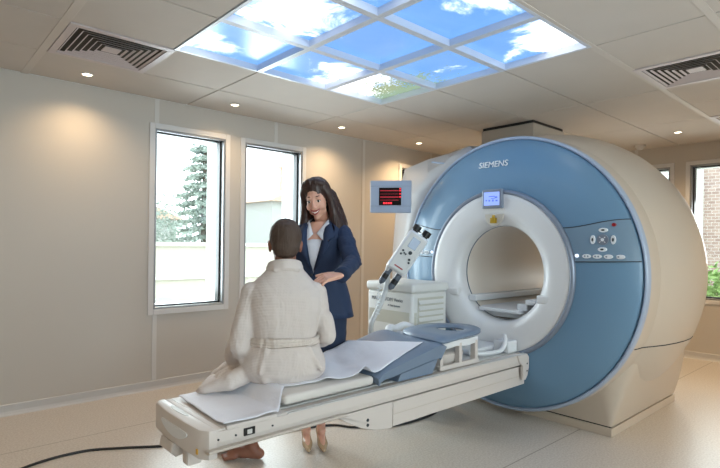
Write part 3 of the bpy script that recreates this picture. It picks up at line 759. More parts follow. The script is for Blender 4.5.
# rounded end plate by the scanner
bm = newbm(); prism(bm, [(3.08, .515), (3.20, .515), (3.222, .49), (3.222, .42), (3.205, .37), (3.18, .342), (3.15, .345), (3.145, .44), (3.10, .47)], 1, 1.828, 1.850, .003); ep = obj('end_plate', bm, M_table, tb)
for z in (.40, .45):
    bm = newbm(); cyl(bm, (3.195, 1.8255, z), (3.195, 1.829, z), .006, 10); obj('screw', bm, M_seam, ep)
# bent tube handle near the bore
bm = newbm(); tube(bm, smoothpts([(2.80, 2.02, .54), (2.88, 1.96, .537), (3.02, 1.93, .54), (3.08, 1.93, .585), (3.10, 1.94, .615), (3.14, 1.97, .625)]), .015, 10); obj('tube_handle', bm, M_coilw, tb, True)
bm = newbm(); box(bm, 3.08, 3.19, 1.90, 2.02, .518, .60, .01); obj('dock_block', bm, M_coilw, tb)
bm = newbm(); box(bm, 2.82, 3.19, 2.02, 2.30, .518, .555, .012); obj('connector_deck', bm, M_coilw, tb)

# mattress pad
t = thing('mattress_pad', 'white vinyl mattress pad on the table under the paper sheet', 'mattress pad', (1.5, 2.1, .52))
bm = newbm(); box(bm, 1.27, 1.81, 1.880, 2.335, .5325, .578, .018, 4); o = obj('mattress', bm, M_pad, t, True, 50)
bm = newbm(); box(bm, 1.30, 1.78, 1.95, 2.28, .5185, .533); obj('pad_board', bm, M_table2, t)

# blue grey spine cushion
def wedge_z(x, y):
    t_ = max(0, min(1, (x-1.815)/.46)); return .588+.097*t_**.85 + .020*max(0, (y-2.0)/.3)*t_
t = thing('spine_coil', 'blue-grey sloping spine coil cushion between mattress and head coil', 'mri coil', (2.0, 2.1, .52))
bm = newbm(); nx, ny = 16, 12; TOP = []; BOT = []
for a in range(nx+1):
    x = 1.815+(2.36-1.815)*a/nx; rT, rB = [], []
    for b_ in range(ny+1):
        y = 1.855+.50*b_/ny; zt = wedge_z(x, y)
        edge = min(b_, ny-b_)
        if edge == 0: zt -= .012
        if a == 0: zt -= .012
        if a == nx: zt -= .010
        zb = zt-.042 if x < 1.9 else zt-.048-.10*max(0, (x-1.9))*.6
        rT.append(bm.verts.new((x, y, zt))); rB.append(bm.verts.new((x+(.015 if a == 0 else 0)-(.04 if a == nx else 0), y+(.012 if b_ == 0 else -.012 if b_ == ny else 0), max(zb, .525))))
    TOP.append(rT); BOT.append(rB)
for a in range(nx):
    for b_ in range(ny):
        bm.faces.new((TOP[a][b_], TOP[a+1][b_], TOP[a+1][b_+1], TOP[a][b_+1])); bm.faces.new((BOT[a][b_], BOT[a][b_+1], BOT[a+1][b_+1], BOT[a+1][b_]))
for a in range(nx):
    bm.faces.new((TOP[a][0], BOT[a][0], BOT[a+1][0], TOP[a+1][0])); bm.faces.new((TOP[a][ny], TOP[a+1][ny], BOT[a+1][ny], BOT[a][ny]))
for b_ in range(ny):
    bm.faces.new((TOP[0][b_], TOP[0][b_+1], BOT[0][b_+1], BOT[0][b_])); bm.faces.new((TOP[nx][b_], BOT[nx][b_], BOT[nx][b_+1], TOP[nx][b_+1]))
obj('cushion', bm, M_bluegrey, t, True, 40)
bm = newbm(); prism(bm, [(1.98, .5195), (2.26, .5195), (2.31, .60), (2.0, .56)], 1, 1.875, 2.33, .005); obj('coil_base', bm, M_bluegrey, t)

# head coil base with its paddle shaped top
t = thing('head_coil', 'white head coil frame with a blue-grey paddle top and oval opening', 'mri coil', (2.55, 2.05, .52))
for ya, yb, pr_ in ((1.88, 1.905, [(1.885, .5195), (1.925, .5195), (1.922, .665), (1.905, .672), (1.888, .66)]), (2.29, 2.315, [(2.275, .5195), (2.315, .5195), (2.312, .66), (2.295, .672), (2.278, .665)])):
    bm = newbm()
    for x in (2.34, 2.52, 2.68): prism(bm, pr_, 0, x, x+.028, .003)
    box(bm, 2.335, 2.712, ya, yb, .5193, .545, .003)
    obj('frame', bm, M_table, t)
bm = newbm()
prism(bm, [(2.33, .668), (2.33, .648), (2.40, .636), (2.5, .645), (2.6, .634), (2.71, .646), (2.71, .682), (2.6, .676), (2.50, .684), (2.42, .672)], 1, 1.888, 1.915, .003); obj('side_frame', bm, M_coilw, t)
bm = newbm()
prism(bm, [(2.33, .668), (2.33, .648), (2.71, .646), (2.71, .682)], 1, 2.285, 2.31, .003); obj('side_frame', bm, M_coilw, t)
bm = newbm(); loft(bm, [(2.53, 2.08, .5195, .13, .14), (2.53, 2.08, .56, .14, .155), (2.53, 2.08, .59, .145, .16), (2.53, 2.08, .60, .13, .15)], 32, 3); obj('coil_bowl', bm, M_table, t, True, 50)
# paddle: outline with a hole
bm = newbm()
ctrl = [(2.92, 2.12), (2.86, 1.985), (2.76, 1.915), (2.60, 1.895), (2.44, 1.872), (2.33, 1.875), (2.325, 2.00), (2.34, 2.14), (2.42, 2.26), (2.56, 2.32), (2.72, 2.34), (2.85, 2.26)]
K_ = len(ctrl); out = []
for q in range(K_):
    p0, p1, p2, p3 = [Vector((*ctrl[(q+e) % K_], 0)) for e in (-1, 0, 1, 2)]
    for j_ in range(4):
        t_ = j_/4; v_ = .5*((2*p1)+(p2-p0)*t_+(2*p0-5*p1+4*p2-p3)*t_*t_+(3*p1-p0-3*p2+p3)*t_**3); out.append((v_.x, v_.y))
N_ = len(out); c0 = (2.70, 2.10); inn = []
for x, y in out:
    a = math.atan2(y-c0[1], x-c0[0]); inn.append((c0[0]+.085*cos(a), c0[1]+.10*sin(a)))
def pz(x, y): return .692+.006*((x-2.35)/.5)-.35*max(0, abs(y-2.1)-.12)**2
VO = [bm.verts.new((x, y, pz(x, y))) for x, y in out]; VI = [bm.verts.new((x, y, pz(x, y))) for x, y in inn]
VM = [bm.verts.new(((o_[0]+i_[0])/2, (o_[1]+i_[1])/2, pz((o_[0]+i_[0])/2, (o_[1]+i_[1])/2))) for o_, i_ in zip(out, inn)]
for q in range(N_):
    r = (q+1) % N_; bm.faces.new((VO[q], VO[r], VM[r], VM[q])); bm.faces.new((VM[q], VM[r], VI[r], VI[q]))
pd = obj('paddle_top', bm, M_bluegrey, t, True, 60); md = pd.modifiers.new('Solidify', 'SOLIDIFY'); md.thickness = .016; md.offset = 0
# small white coil lying behind
t = thing('neck_coil', 'small white contoured coil lying behind the spine cushion', 'mri coil', (2.5, 2.5, .6))
bm = newbm(); tube(bm, smoothpts([(2.40, 2.37, .635), (2.46, 2.42, .685), (2.54, 2.44, .672), (2.62, 2.42, .690), (2.70, 2.37, .640)]), [.026]*25, 10)
o = obj('coil_shell', bm, M_coilw, t, True, 60)
bm = newbm(); prism(bm, [(2.38, .5195), (2.72, .5195), (2.70, .67), (2.40, .67)], 1, 2.338, 2.360, .004); obj('coil_bracket', bm, M_coilw, t)

# paper sheet over foot end, pad and cushion
def sup(x, y):
    if x < 1.23: z = .5235
    elif x < 1.29: z = .5235+(.581-.5235)*(x-1.23)/.06
    elif x < 1.80: z = .581
    elif x < 1.86: z = .581+(wedge_z(1.86, y)-.581)*(x-1.80)/.06
    else: z = wedge_z(x, y)
    return z+.004
def sheet(name, xs, near, far, label, seed, skew, fold=None, parts=None):
    bm = newbm(); G = []; ny = 26
    for a, x0_ in enumerate(xs):
        row = []
        for b_ in range(ny+1):
            f = b_/ny; yn, yf = near(x0_), far(x0_); y = yn+(yf-yn)*f; x = x0_+skew(x0_, f)
            z = sup(x, y)+.004*noise.noise(Vector((x*9, y*9, seed)))+.003
            z = max(z, sup(x, y)+.001)
            if fold: z += fold(x, f)
            row.append(bm.verts.new((x, y, z)))
        G.append(row)
    for a in range(len(xs)-1):
        for b_ in range(ny): bm.faces.new((G[a][b_], G[a+1][b_], G[a+1][b_+1], G[a][b_+1]))
    o = obj(name, bm, M_sheet, None, True, 80); md = o.modifiers.new('Solidify', 'SOLIDIFY'); md.thickness = .0015; md.offset = 1
    return tag(o, label, 'paper sheet')
xs = [.90+.30*q/24 for q in range(25)]
fs = lambda a, b, t_: a+(b-a)*t_
sheet('paper_sheet', [.975+.355*q/32 for q in range(33)], lambda x: 1.832-.012*(x-.975)/.2 if x < 1.2 else 1.822+.155*(x-1.2)/.13, lambda x: 2.335,
      'white paper sheet on the foot end of the patient table left of the robe', 1.3, lambda x, f: -.02*(1.33-x)/.355+.03*f*(1.33-x)/.355,
      fold=lambda x, f: .006*max(0, sin(x*23))*(1-f) + (.008*math.exp(-((f-.02)/.08)**2) if x < 1.2 else 0))
def near2(x):
    if x < 1.45: return 1.99-.03*(x-1.3)/.15
    if x < 1.68: return 1.96-.05*(x-1.45)/.23
    if x < 1.83: return 1.91-.035*(x-1.68)/.15
    return 1.875+.10*(x-1.83)/.4
sheet('paper_sheet', [1.30+.83*q/60 for q in range(61)], near2, lambda x: 2.345,
      'white paper sheet beside the seated patient running up onto the blue-grey cushion', 4.1, lambda x, f: (-.10*f if x > 1.9 else -.10*f*(x-1.3)/.6)+(.13*(1-f)*max(0, (x-1.75)/.38)),
      fold=lambda x, f: .030*math.exp(-((x-1.765)/.028)**2)*math.exp(-(f/.16)**2)+.022*math.exp(-((x-1.74-.2*f)/.05)**2)*(1-f)+.014*math.exp(-((x-1.55-.3*f)/.04)**2)+.03*max(0, f-.6)*max(0, (x-1.85)/.25))

# ================================================================== SERVICE CABINET
t = thing('service_cabinet', 'white cabinet with grey bands and side louvres left of the scanner bore', 'cabinet', (2.9, 2.7, 0))
bm = newbm(); box(bm, 2.75, 3.15, 2.48, 2.95, .03, .90, .025, 3); cb = obj('body', bm, M_cab, t, True, 40)
bm = newbm(); box(bm, 2.74, 3.16, 2.47, 2.96, .895, .965, .022, 3); obj('top_cover', bm, M_cab, t, True, 40)
for z0, z1 in ((.66, .755), (.42, .53), (.18, .29)):
    bm = newbm(); box(bm, 2.7485, 2.7515, 2.505, 2.925, z0, z1); box(bm, 2.775, 2.80, 2.4785, 2.4815, z0, z1); obj('grey_band', bm, M_cabband, cb)
bm = newbm(); box(bm, 2.81, 3.10, 2.474, 2.482, .12, .86, .002, 1); lv = obj('louvre_panel', bm, M_cabband, t)
for q in range(17):
    z = .14+q*.042; bm = newbm(); prism(bm, [(2.474, z), (2.462, z+.004), (2.474, z+.030)], 0, 2.815, 3.095); obj('louvre_slat', bm, M_cab, lv)
bm = newbm(); box(bm, 2.78, 3.12, 2.51, 2.92, 0, .03); obj('plinth', bm, M_seam, t)
obj('lettering', text_bm('MAGNETOM Verio', .040, .003, (2.748, 2.735, .835), (0, -1, 0), (0, 0, 1)), M_print, cb)
obj('lettering', text_bm('A Tim System', .022, .003, (2.748, 2.66, .792), (0, -1, 0), (0, 0, 1)), M_print, cb)

# ================================================================== INJECTOR ON ITS STAND
inj = thing('contrast_injector', 'white twin-syringe contrast injector on curved pole in front of the cabinet', 'medical injector', (2.557, 2.7, 0))
bm = newbm(); cyl(bm, (2.557, 2.72, .0), (2.557, 2.72, .03), .13, 40); cyl(bm, (2.557, 2.72, .03), (2.557, 2.72, .055), .11, 40, .035); obj('stand_base', bm, M_steel, inj, True)
bm = newbm(); tube(bm, smoothpts([(2.557, 2.715, .05), (2.557, 2.71, .38), (2.555, 2.70, .63), (2.565, 2.69, .70), (2.62, 2.66, .83), (2.655, 2.64, .96), (2.64, 2.62, 1.06), (2.65, 2.59, 1.13), (2.71, 2.555, 1.165)]), .019, 12); obj('pole', bm, mat('pole_grey_white', '#c3c6c6', .35), inj, True)
cI = Vector((2.745, 2.53, 1.185)); uI = Vector((.408, -.369, .84)).normalized(); nI = -FW; vI = uI.cross(nI).normalized(); nI = vI.cross(uI).normalized()
MI = Matrix((vI, uI, nI)).transposed().to_4x4() @ Matrix.Scale(1.14, 4); MI = MI.to_4x4() if len(MI) == 3 else MI; MI.translation = cI      # local: x across, y along, z to viewer
def ib(name, fn, material, parent, sm=False):
    bm = newbm(); fn(bm); xform(bm, MI); return obj(name, bm, material, parent, sm, 40)
hd = ib('head_housing', lambda b: (box(b, -.068, .068, -.14, .14, -.045, .045, .022, 4)), M_coilw, inj, True)
ib('control_face', lambda b: box(b, -.055, .055, -.125, .125, .044, .048, .001, 1), M_cab, hd)
ib('display', lambda b: box(b, -.028, .028, .035, .105, .047, .050, .001, 1), M_ring, hd)
for x, y, r in ((-.035, .0, .007), (-.035, -.025, .007), (.012, .01, .012), (-.008, -.012, .006), (.03, -.03, .008), (.038, -.048, .007), (-.02, -.01, .006)):
    ib('button', lambda b: cyl(b, (x, y, .047), (x, y, .052), r, 14), M_seam, hd, True)
ib('red_stripe', lambda b: box(b, -.03, .03, -.108, -.100, .047, .0495), M_red, hd)
for x in (-.036, .036):
    ib('drive_knob', lambda b: (cyl(b, (x, .135, 0), (x, .150, 0), .018), cyl(b, (x, .150, 0), (x, .185, 0), .026)), M_black, hd, True)
    sy = ib('syringe', lambda b: (cyl(b, (x, -.14, 0), (x, -.235, 0), .020), cyl(b, (x, -.235, 0), (x, -.255, 0), .020, 16, .006)), mat('syringe_smoke', '#5d6570', .2), inj, True)
    ib('plunger', lambda b: cyl(b, (x, -.18, 0), (x, -.212, 0), .0215), M_black, sy, True)
bm = newbm(); L0 = MI @ Vector((-.036, -.258, 0)); pts = [L0+Vector((0, 0, -.0))]
for q in range(60):
    t_ = q/59; pts.append(L0+Vector((-.02*t_+.018*cos(q*.9), .012*sin(q*.9), -.01-.22*t_)))
tube(bm, pts, .0032, 6); obj('coiled_line', bm, M_clear, inj, True)

# ================================================================== MONITOR
mon = thing('physio_monitor', 'small pale blue monitor with red traces beside the upper left of the scanner', 'monitor', (3.14, 3.08, 1.5))
cM = Vector((3.135, 3.09, 1.655)); nM = Vector((-.78, -.62, 0)).normalized(); vM = Vector((0, 0, 1)).cross(nM).normalized(); MM = Matrix((vM, Vector((0, 0, 1)), nM)).transposed().to_4x4(); MM.translation = cM
def mbx(name, fn, material, parent, sm=False):
    bm = newbm(); fn(bm); xform(bm, MM); return obj(name, bm, material, parent, sm, 40)
cs = mbx('casing', lambda b: box(b, -.175, .175, -.138, .138, -.06, 0, .008, 3), M_mon, mon, True)
mbx('bezel_line', lambda b: (box(b, -.172, .172, .088, .0905, -.001, .0012), box(b, -.172, .172, -.082, -.0795, -.001, .0012)), M_ring, cs)
scn = mbx('screen', lambda b: box(b, -.098, .092, -.074, .076, -.002, .003), mat('screen_black', '#0c0a0c', .15), mon)
RM = emis('trace_red', '#b02434', .45)
for y, h, s in ((.050, .006, 0), (.022, .002, 0), (-.004, .008, 0), (-.030, .003, 0)):
    mbx('trace_line', lambda b: box(b, -.088, .07, y-h/2, y+h/2, .003, .0036), RM, scn)
for y in (.062, .045, .018, -.008):
    mbx('trace_digit', lambda b: (box(b, .076, .089, y-.001, y+.010, .003, .0036)), emis('digit_red', '#f0303c', .8), scn)
for q in range(4):
    mbx('trace_digit', lambda b: box(b, -.062+q*.020, -.047+q*.020, -.064, -.048, .003, .0036), emis('digit_red', '#f0303c', .8), scn)
bm = newbm(); tube(bm, smoothpts([cM-nM*.055, cM-nM*.12, cM-nM*.25+Vector((.08, 0, -.05)), (3.62, 3.09, 1.50)]), .022, 10); obj('support_arm', bm, M_mon, mon, True)

# ================================================================== FLOOR CABLE
bm = newbm(); tube(bm, smoothpts([(-.2, 2.6, .007), (.30, 3.12, .007), (.56, 3.30, .007), (.82, 3.33, .007), (1.01, 3.24, .007), (1.23, 3.10, .007), (1.55, 2.95, .007), (1.95, 2.83, .007), (2.22, 2.735, .007), (2.32, 2.60, .007), (2.52, 2.46, .007), (2.75, 2.42, .007), (3.0, 2.45, .007), (3.2, 2.60, .007)], 8), .0075, 8)
tag(obj('floor_cable', bm, M_cable, None, True), 'thin black cable lying curved on the floor under the patient table', 'cable')

# ================================================================== PEOPLE
def head_parts(bm, M, female, neck_dir=(0, -.03, -.19)):
    """head about origin (between the ears): x right, y forward, z up; appended and transformed by M"""
    start = len(bm.verts); b = bm
    ell(b, (0, -.018, .035), (.074, .094, .088))
    ell(b, (0, .028, -.012), (.058 if female else .062, .066, .088))
    cap(b, (-.026, .028, -.062), .028, (.026, .028, -.062), .028)
    cap(b, (0, .062, -.088), .021 if female else .025, (0, .052, -.080), .026)
    for s in (-1, 1):
        ell(b, (s*.033, .056, -.030), (.025, .030, .026)); ell(b, (s*.024, .070, .030), (.022, .018, .011))
        ell(b, (s*.074, -.008, -.004), (.010, .020, .032)); ell(b, (s*.080, -.014, .008), (.007, .014, .018))
    cap(b, (0, .086, .018), .0075, (0, .104, -.020), .0095); ell(b, (0, .100, -.026), (.016, .012, .009))
    ell(b, (0, .078, -.058), (.028, .020, .022))
    nr = .047 if female else .053
    cap(b, (0, -.012, -.05), nr, neck_dir, nr+.006)
    b.verts.ensure_lookup_table()
    xform(b, M, b.verts[start:])
def face_details(M, parent, female):
    def part(name, fn, material):
        bm = newbm(); fn(bm); xform(bm, M); return obj(name, bm, material, parent, True, 60)
    for s in (-1, 1):
        e = part('eye', lambda b: ell(b, (s*.029, .083, .008), (.0125, .008, .0062), seg=16), M_tooth)
        bm = newbm(); ell(bm, (s*.029-.001, .0885, .008), (.0062, .0045, .0060), seg=12); xform(bm, M); obj('iris', bm, M_eye, e, True)
        part('eyelid', lambda b: tube(b, [(s*.029+q*.0135, .0865-.006*q*q, .0115+.004*(1-q*q)) for q in [-1, -.5, 0, .5, 1]], .0022, 6), M_brow)
        part('eyebrow', lambda b: tube(b, [(s*.028+q*.015, .085-.006*q*q-.008*(q*s > 0), .033+.005*(1-q*q)) for q in [-1, -.5, 0, .5, 1]], [.0016, .0028, .003, .0026, .0012], 6), M_brow)
    mo = part('upper_lip', lambda b: tube(b, [(q*.031, .0990-.020*q*q, -.049+.013*q*q) for q in [-1, -.6, -.25, 0, .25, .6, 1]], [.0015, .004, .0048, .0038, .0048, .004, .0015], 8), M_lip)
    part('lower_lip', lambda b: tube(b, [(q*.029, .0975-.020*q*q, -.067+.027*q*q) for q in [-1, -.6, -.25, 0, .25, .6, 1]], [.0015, .004, .0052, .0055, .0052, .004, .0015], 8), M_lip)
    part('teeth', lambda b: tube(b, [(q*.027, .0965-.018*q*q, -.0575+.018*q*q) for q in [-1, -.5, 0, .5, 1]], [.002, .0050, .0062, .0050, .002], 8), M_tooth)
def hand(bm, wrist, d, n, side, curl=.5, scale=1.0, spread=.12):
    """wrist point, finger direction d, back-of-hand normal n, side vector toward the thumb"""
    d = Vector(d).normalized(); n = Vector(n); n = (n-d*n.dot(d)).normalized(); s = d.cross(n).normalized()
    if s.dot(Vector(side)) < 0: s = -s
    W = Vector(wrist); k = scale
    cap(bm, W, .024*k, W+d*.03*k, .026*k, (n, .75)); 
    for o_ in (-.024, -.008, .008, .024): cap(bm, W+d*.02*k+s*o_*.7*k, .014*k, W+d*.085*k+s*o_*k, .0115*k)
    for o_, L in ((.029, .068), (.0098, .078), (-.0098, .073), (-.028, .056)):
        p = W+d*.085*k+s*o_*k; dd = (d+s*o_*spread*50).normalized(); r = .0083*k
        for q, fr in enumerate((.42, .32, .26)):
            ang = curl*(.45+q*.55); e = dd*cos(ang)-n*sin(ang); p2 = p+e*L*fr*k; cap(bm, p, r, p2, r*.93, n=10); p = p2; r *= .93
    p = W+d*.022*k+s*.026*k
    for q, (L, ang) in enumerate(((.042, .75), (.032, .5), (.026, .35))):
        e = (d*cos(ang)+s*sin(ang)-n*.25*curl).normalized(); p2 = p+e*L*k; cap(bm, p, (.0125-.0015*q)*k, p2, (.0115-.0015*q)*k, n=10); p = p2
def foot(bm, ankle, toe_dir, L=.24):
    A = Vector(ankle); d = Vector(toe_dir).normalized(); s = Vector((-d.y, d.x, 0))
    cap(bm, A, .036, A+Vector((0, 0, -.045))-d*.025, .033)
    cap(bm, (A-d*.045)*1+Vector((0, 0, -A.z+.032)), .031, A+d*.05+Vector((0, 0, -A.z+.038)), .033)
    cap(bm, A+d*.0+Vector((0, 0, -.03)), .032, A+d*.115+Vector((0, 0, -A.z+.027)), .026)
    for q in range(-2, 3):
        st = A+d*.09+s*q*.012; st.z = .024; en = A+d*(.165-abs(q-(-1))*.008)+s*q*.017; en.z = .013; cap(bm, st, .018, en, .0115 if q != -2 else .010, n=10)
def frame(origin, fwd):
    f = Vector((fwd[0], fwd[1], 0)).normalized(); r = Vector((f.y, -f.x, 0))
    M = Matrix((r, f, Vector((0, 0, 1)))).transposed().to_4x4(); M.translation = Vector(origin); return M
def headM(pos, fwd, tilt=0):
    f = Vector(fwd).normalized(); r = f.cross(Vector((0, 0, 1))).normalized(); u = r.cross(f).normalized()
    M = Matrix((r, f, u)).transposed()
    M = (M @ Matrix.Rotation(tilt, 3, 'Y')).to_4x4(); M.translation = Vector(pos); return M

# ---- seated patient in a waffle robe
PF = frame((1.425, 2.125, .582), (.42, .907))
pt = thing('person', 'person in a cream waffle robe seated on the table, back to the viewer', 'person', (1.425, 2.125, .582))
def L_(a, b, z, M=PF): return M @ Vector((a, b, z))
bm = newbm()
torso = [(0, .02, .01, .14, .11), (0, .0, .12, .15, .11), (0, .01, .22, .13, .10), (0, .0, .36, .15, .10), (0, 0, .43, .13, .08), (0, 0, .50, .06, .055)]
loft(bm, torso, 24); xform(bm, PF)
HM = headM(L_(.005, .035, .652), (.50, .86, -.04), 0.0)
head_parts(bm, HM, False, (0, -.035, -.16))
kneeL, kneeR = Vector((1.32, 2.56, .50)), Vector((1.50, 2.57, .50)); hipL, hipR = L_(-.09, .03, .08), L_(.09, .03, .08)
ankL, ankR = Vector((1.49, 2.76, .085)), Vector((1.535, 2.61, .085))
for h_, k_, an in ((hipL, kneeL, ankL), (hipR, kneeR, ankR)):
    cap(bm, h_, .075, k_, .052); cap(bm, k_, .05, an+(k_-an)*.6, .048); cap(bm, an+(k_-an)*.6, .048, an, .034)
foot(bm, ankL, (-.55, .8, 0)); foot(bm, ankR, (-.75, .65, 0))
shL, shR = L_(-.158, 0, .420), L_(.158, 0, .420)
elL, wrL = L_(-.212, .00, .175), L_(-.215, .20, .075)
elR, wrR = L_(.205, .06, .19), L_(.11, .26, .14)
for a, b_, c in ((shL, elL, wrL), (shR, elR, wrR)):
    cap(bm, a, .045, b_, .038); cap(bm, b_, .038, c, .025)
hand(bm, wrL, (.35, .85, -.35), (0, 0, 1), (1, 0, 0), .35); hand(bm, wrR, (-.1, .95, -.1), (0, 0, 1), (-1, 0, 0), .35)
body = obj('body', bm, M_skin_p, pt, True); remesh(body, .005, 3)
# hair
bm = newbm(); ell(bm, (0, -.026, .043), (.081, .097, .092)); ell(bm, (0, -.050, -.002), (.070, .064, .068)); ell(bm, (.0, .02, .085), (.06, .06, .045))
for s in (-1, 1): ell(bm, (s*.066, .018, .015), (.012, .022, .04))
xform(bm, HM); hr = obj('hair', bm, M_hair_p, pt, True); remesh(hr, .005, 3, disp=(.02, .006))
# robe
bm = newbm()
loft(bm, [(0, .03, .0, .185, .145), (0, .02, .04, .208, .165), (0, .01, .09, .203, .160), (0, .0, .14, .185, .150), (0, 0, .185, .160, .132), (0, 0, .22, .155, .128), (0, 0, .27, .165, .130),
          (0, -.002, .34, .178, .132), (0, -.004, .40, .182, .126), (0, -.002, .44, .172, .112), (0, 0, .48, .143, .094), (0, .004, .52, .104, .080), (0, .008, .556, .066, .064)], 36, 2.25); xform(bm, PF)
for a, b_, c in ((shL, elL, wrL), (shR, elR, wrR)):
    cap(bm, a, .055, a+(b_-a)*.5, .057); cap(bm, a+(b_-a)*.5, .057, b_, .058)
    cap(bm, b_, .060, b_+(c-b_)*.85, .062)
    dv = (b_-a).normalized()
for h_, k_ in ((hipL, kneeL), (hipR, kneeR)): cap(bm, h_+Vector((0, 0, .015)), .098, k_+Vector((0, 0, .0)), .074)
cap(bm, (hipL+hipR)/2, .10, (kneeL+kneeR)/2+Vector((0, 0, -.01)), .07, ((0, 0, 1), .8))
cap(bm, kneeL, .075, kneeL+Vector((.06, .06, -.28)), .075); cap(bm, kneeR, .075, kneeR+Vector((-.02, .04, -.28)), .075); cap(bm, (kneeL+kneeR)/2, .06, (kneeL+kneeR)/2+Vector((0, .05, -.28)), .07)
# skirt of the robe spread out to the left on the sheet
cap(bm, L_(-.11, .03, .05), .054, Vector((1.18, 2.20, .592)), .045); cap(bm, Vector((1.18, 2.20, .590)), .045, Vector((1.085, 2.275, .556)), .024)
cap(bm, Vector((1.20, 2.26, .585)), .045, kneeL+Vector((-.03, -.08, .01)), .06); cap(bm, Vector((1.10, 2.29, .555)), .028, Vector((1.22, 2.45, .52)), .05); cap(bm, Vector((1.085, 2.30, .55)), .022, Vector((1.13, 2.45, .44)), .03)
cap(bm, L_(-.10, .08, .06), .062, Vector((1.24, 2.38, .545)), .058)
# deep soft folds
random.seed(5)
for q in range(4):
    a0 = -.10+.20*q/3; cap(bm, L_(a0, -.110, .16), .020, L_(a0*1.35+random.uniform(-.03, .03), -.122, .06), .012)
for s_ in (-1, 1): cap(bm, L_(s_*.198, -.015, .29), .045, L_(s_*.215, -.01, .20), .046)
cap(bm, L_(-.19, .0, .10), .03, L_(-.10, -.10, .03), .03)
rb = obj('robe', bm, M_robe, pt, True); remesh(rb, .0055, 10, disp=(.11, .014))
bm = newbm()
for q, (zc, rr) in enumerate(((.545, .080), (.562, .074), (.578, .068))):
    tube(bm, [L_(rr*sin(a)*1.08, -rr*cos(a)*1.02+.012, zc-.05*(1-cos(a))*.5*(1 if q == 0 else .8)) for a in [2*pi*k_/28 for k_ in range(28)]], .012, 10, closed=True)
cap(bm, L_(-.055, -.058, .535), .013, L_(.055, -.058, .535), .013)
cl = obj('collar', bm, M_robe, rb, True); remesh(cl, .005, 3)
bm = newbm(); R0 = []
n = 60
for z, rx, ry in ((.178, .166, .138), (.182, .171, .143), (.194, .167, .140), (.206, .170, .142), (.212, .163, .136)):
    R0.append([bm.verts.new(L_(rx*sin(2*pi*q/n), -ry*cos(2*pi*q/n), z+.004*sin(6*pi*q/n+z*40))) for q in range(n)])
for A, B in zip(R0, R0[1:]):
    for q in range(n): bm.faces.new((A[q], A[(q+1) % n], B[(q+1) % n], B[q]))
bt_ = obj('belt', bm, M_belt, rb, True, 60); md = bt_.modifiers.new('Solidify', 'SOLIDIFY'); md.thickness = .006; md.offset = 1

# ---- standing woman in navy suit
WO = Vector((1.95, 2.535, 0)); WF = frame(WO, (-.81, -.59))
wm = thing('person', 'smiling person with long dark hair in navy skirt suit, hand on patient shoulder', 'person', tuple(WO))
W_ = lambda a, b, z: WF @ Vector((a, b, z))      # a>0: her right (away from camera-right)
bm = newbm()
loft(bm, [(0, 0, .80, .15, .10), (0, 0, .92, .15, .105), (0, 0, 1.05, .115, .085), (0, 0, 1.18, .14, .10), (0, 0, 1.29, .15, .085), (0, 0, 1.35, .08, .06), (0, .0, 1.38, .05, .05)], 24); xform(bm, WF)
hp = W_(.005, .035, 1.515); HW = headM(hp, (-.80, -.62, -.34), 0.10)
head_parts(bm, HW, True, (0, -.055, -.16))
foR, foL = Vector((1.915, 2.60, .12)), Vector((1.985, 2.54, .12)); toeR, toeL = Vector((1.875, 2.515, .02)), Vector((1.925, 2.455, .02))
for s, an in ((1, foR), (-1, foL)):
    h_ = W_(s*.085, 0, .82); k_ = W_(s*.06, .02, .47); cap(bm, h_, .078, k_, .052); cap(bm, k_, .048, an+(k_-an)*.62, .046); cap(bm, an+(k_-an)*.62, .046, an, .027)
for an, to in ((foR, toeR), (foL, toeL)):
    d = Vector((-.50, -.86, 0)); cap(bm, an, .027, an+d*.03+Vector((0, 0, -.03)), .027); cap(bm, an-d*.02+Vector((0, 0, -.035)), .024, an+d*.09+Vector((0, 0, -.085)), .020); cap(bm, an+d*.09+Vector((0, 0, -.085)), .022, an+d*.13+Vector((0, 0, -.098)), .014)
shl, ell_, wrl = W_(-.152, 0, 1.310), Vector((1.945, 2.215, 1.140)), Vector((1.708, 2.025, 1.088))
shr, elr, wrr = W_(.165, 0, 1.315), W_(.215, .06, 1.06), W_(.12, .25, 1.03)
for a, b_, c in ((shl, ell_, wrl), (shr, elr, wrr)): cap(bm, a, .042, b_, .034); cap(bm, b_, .034, c, .021)
hand(bm, wrl+Vector((-.008, -.003, .0)), (-.93, .28, -.20), (-.22, -.25, .94), (.3, .9, .1), .55, 1.0)
hand(bm, wrr, (-.7, -.5, -.3), (0, -.2, 1), (0, -1, 0), .4, .9)
wb = obj('body', bm, M_skin_w, wm, True); remesh(wb, .0035, 3)
face_details(HW, wm, True)
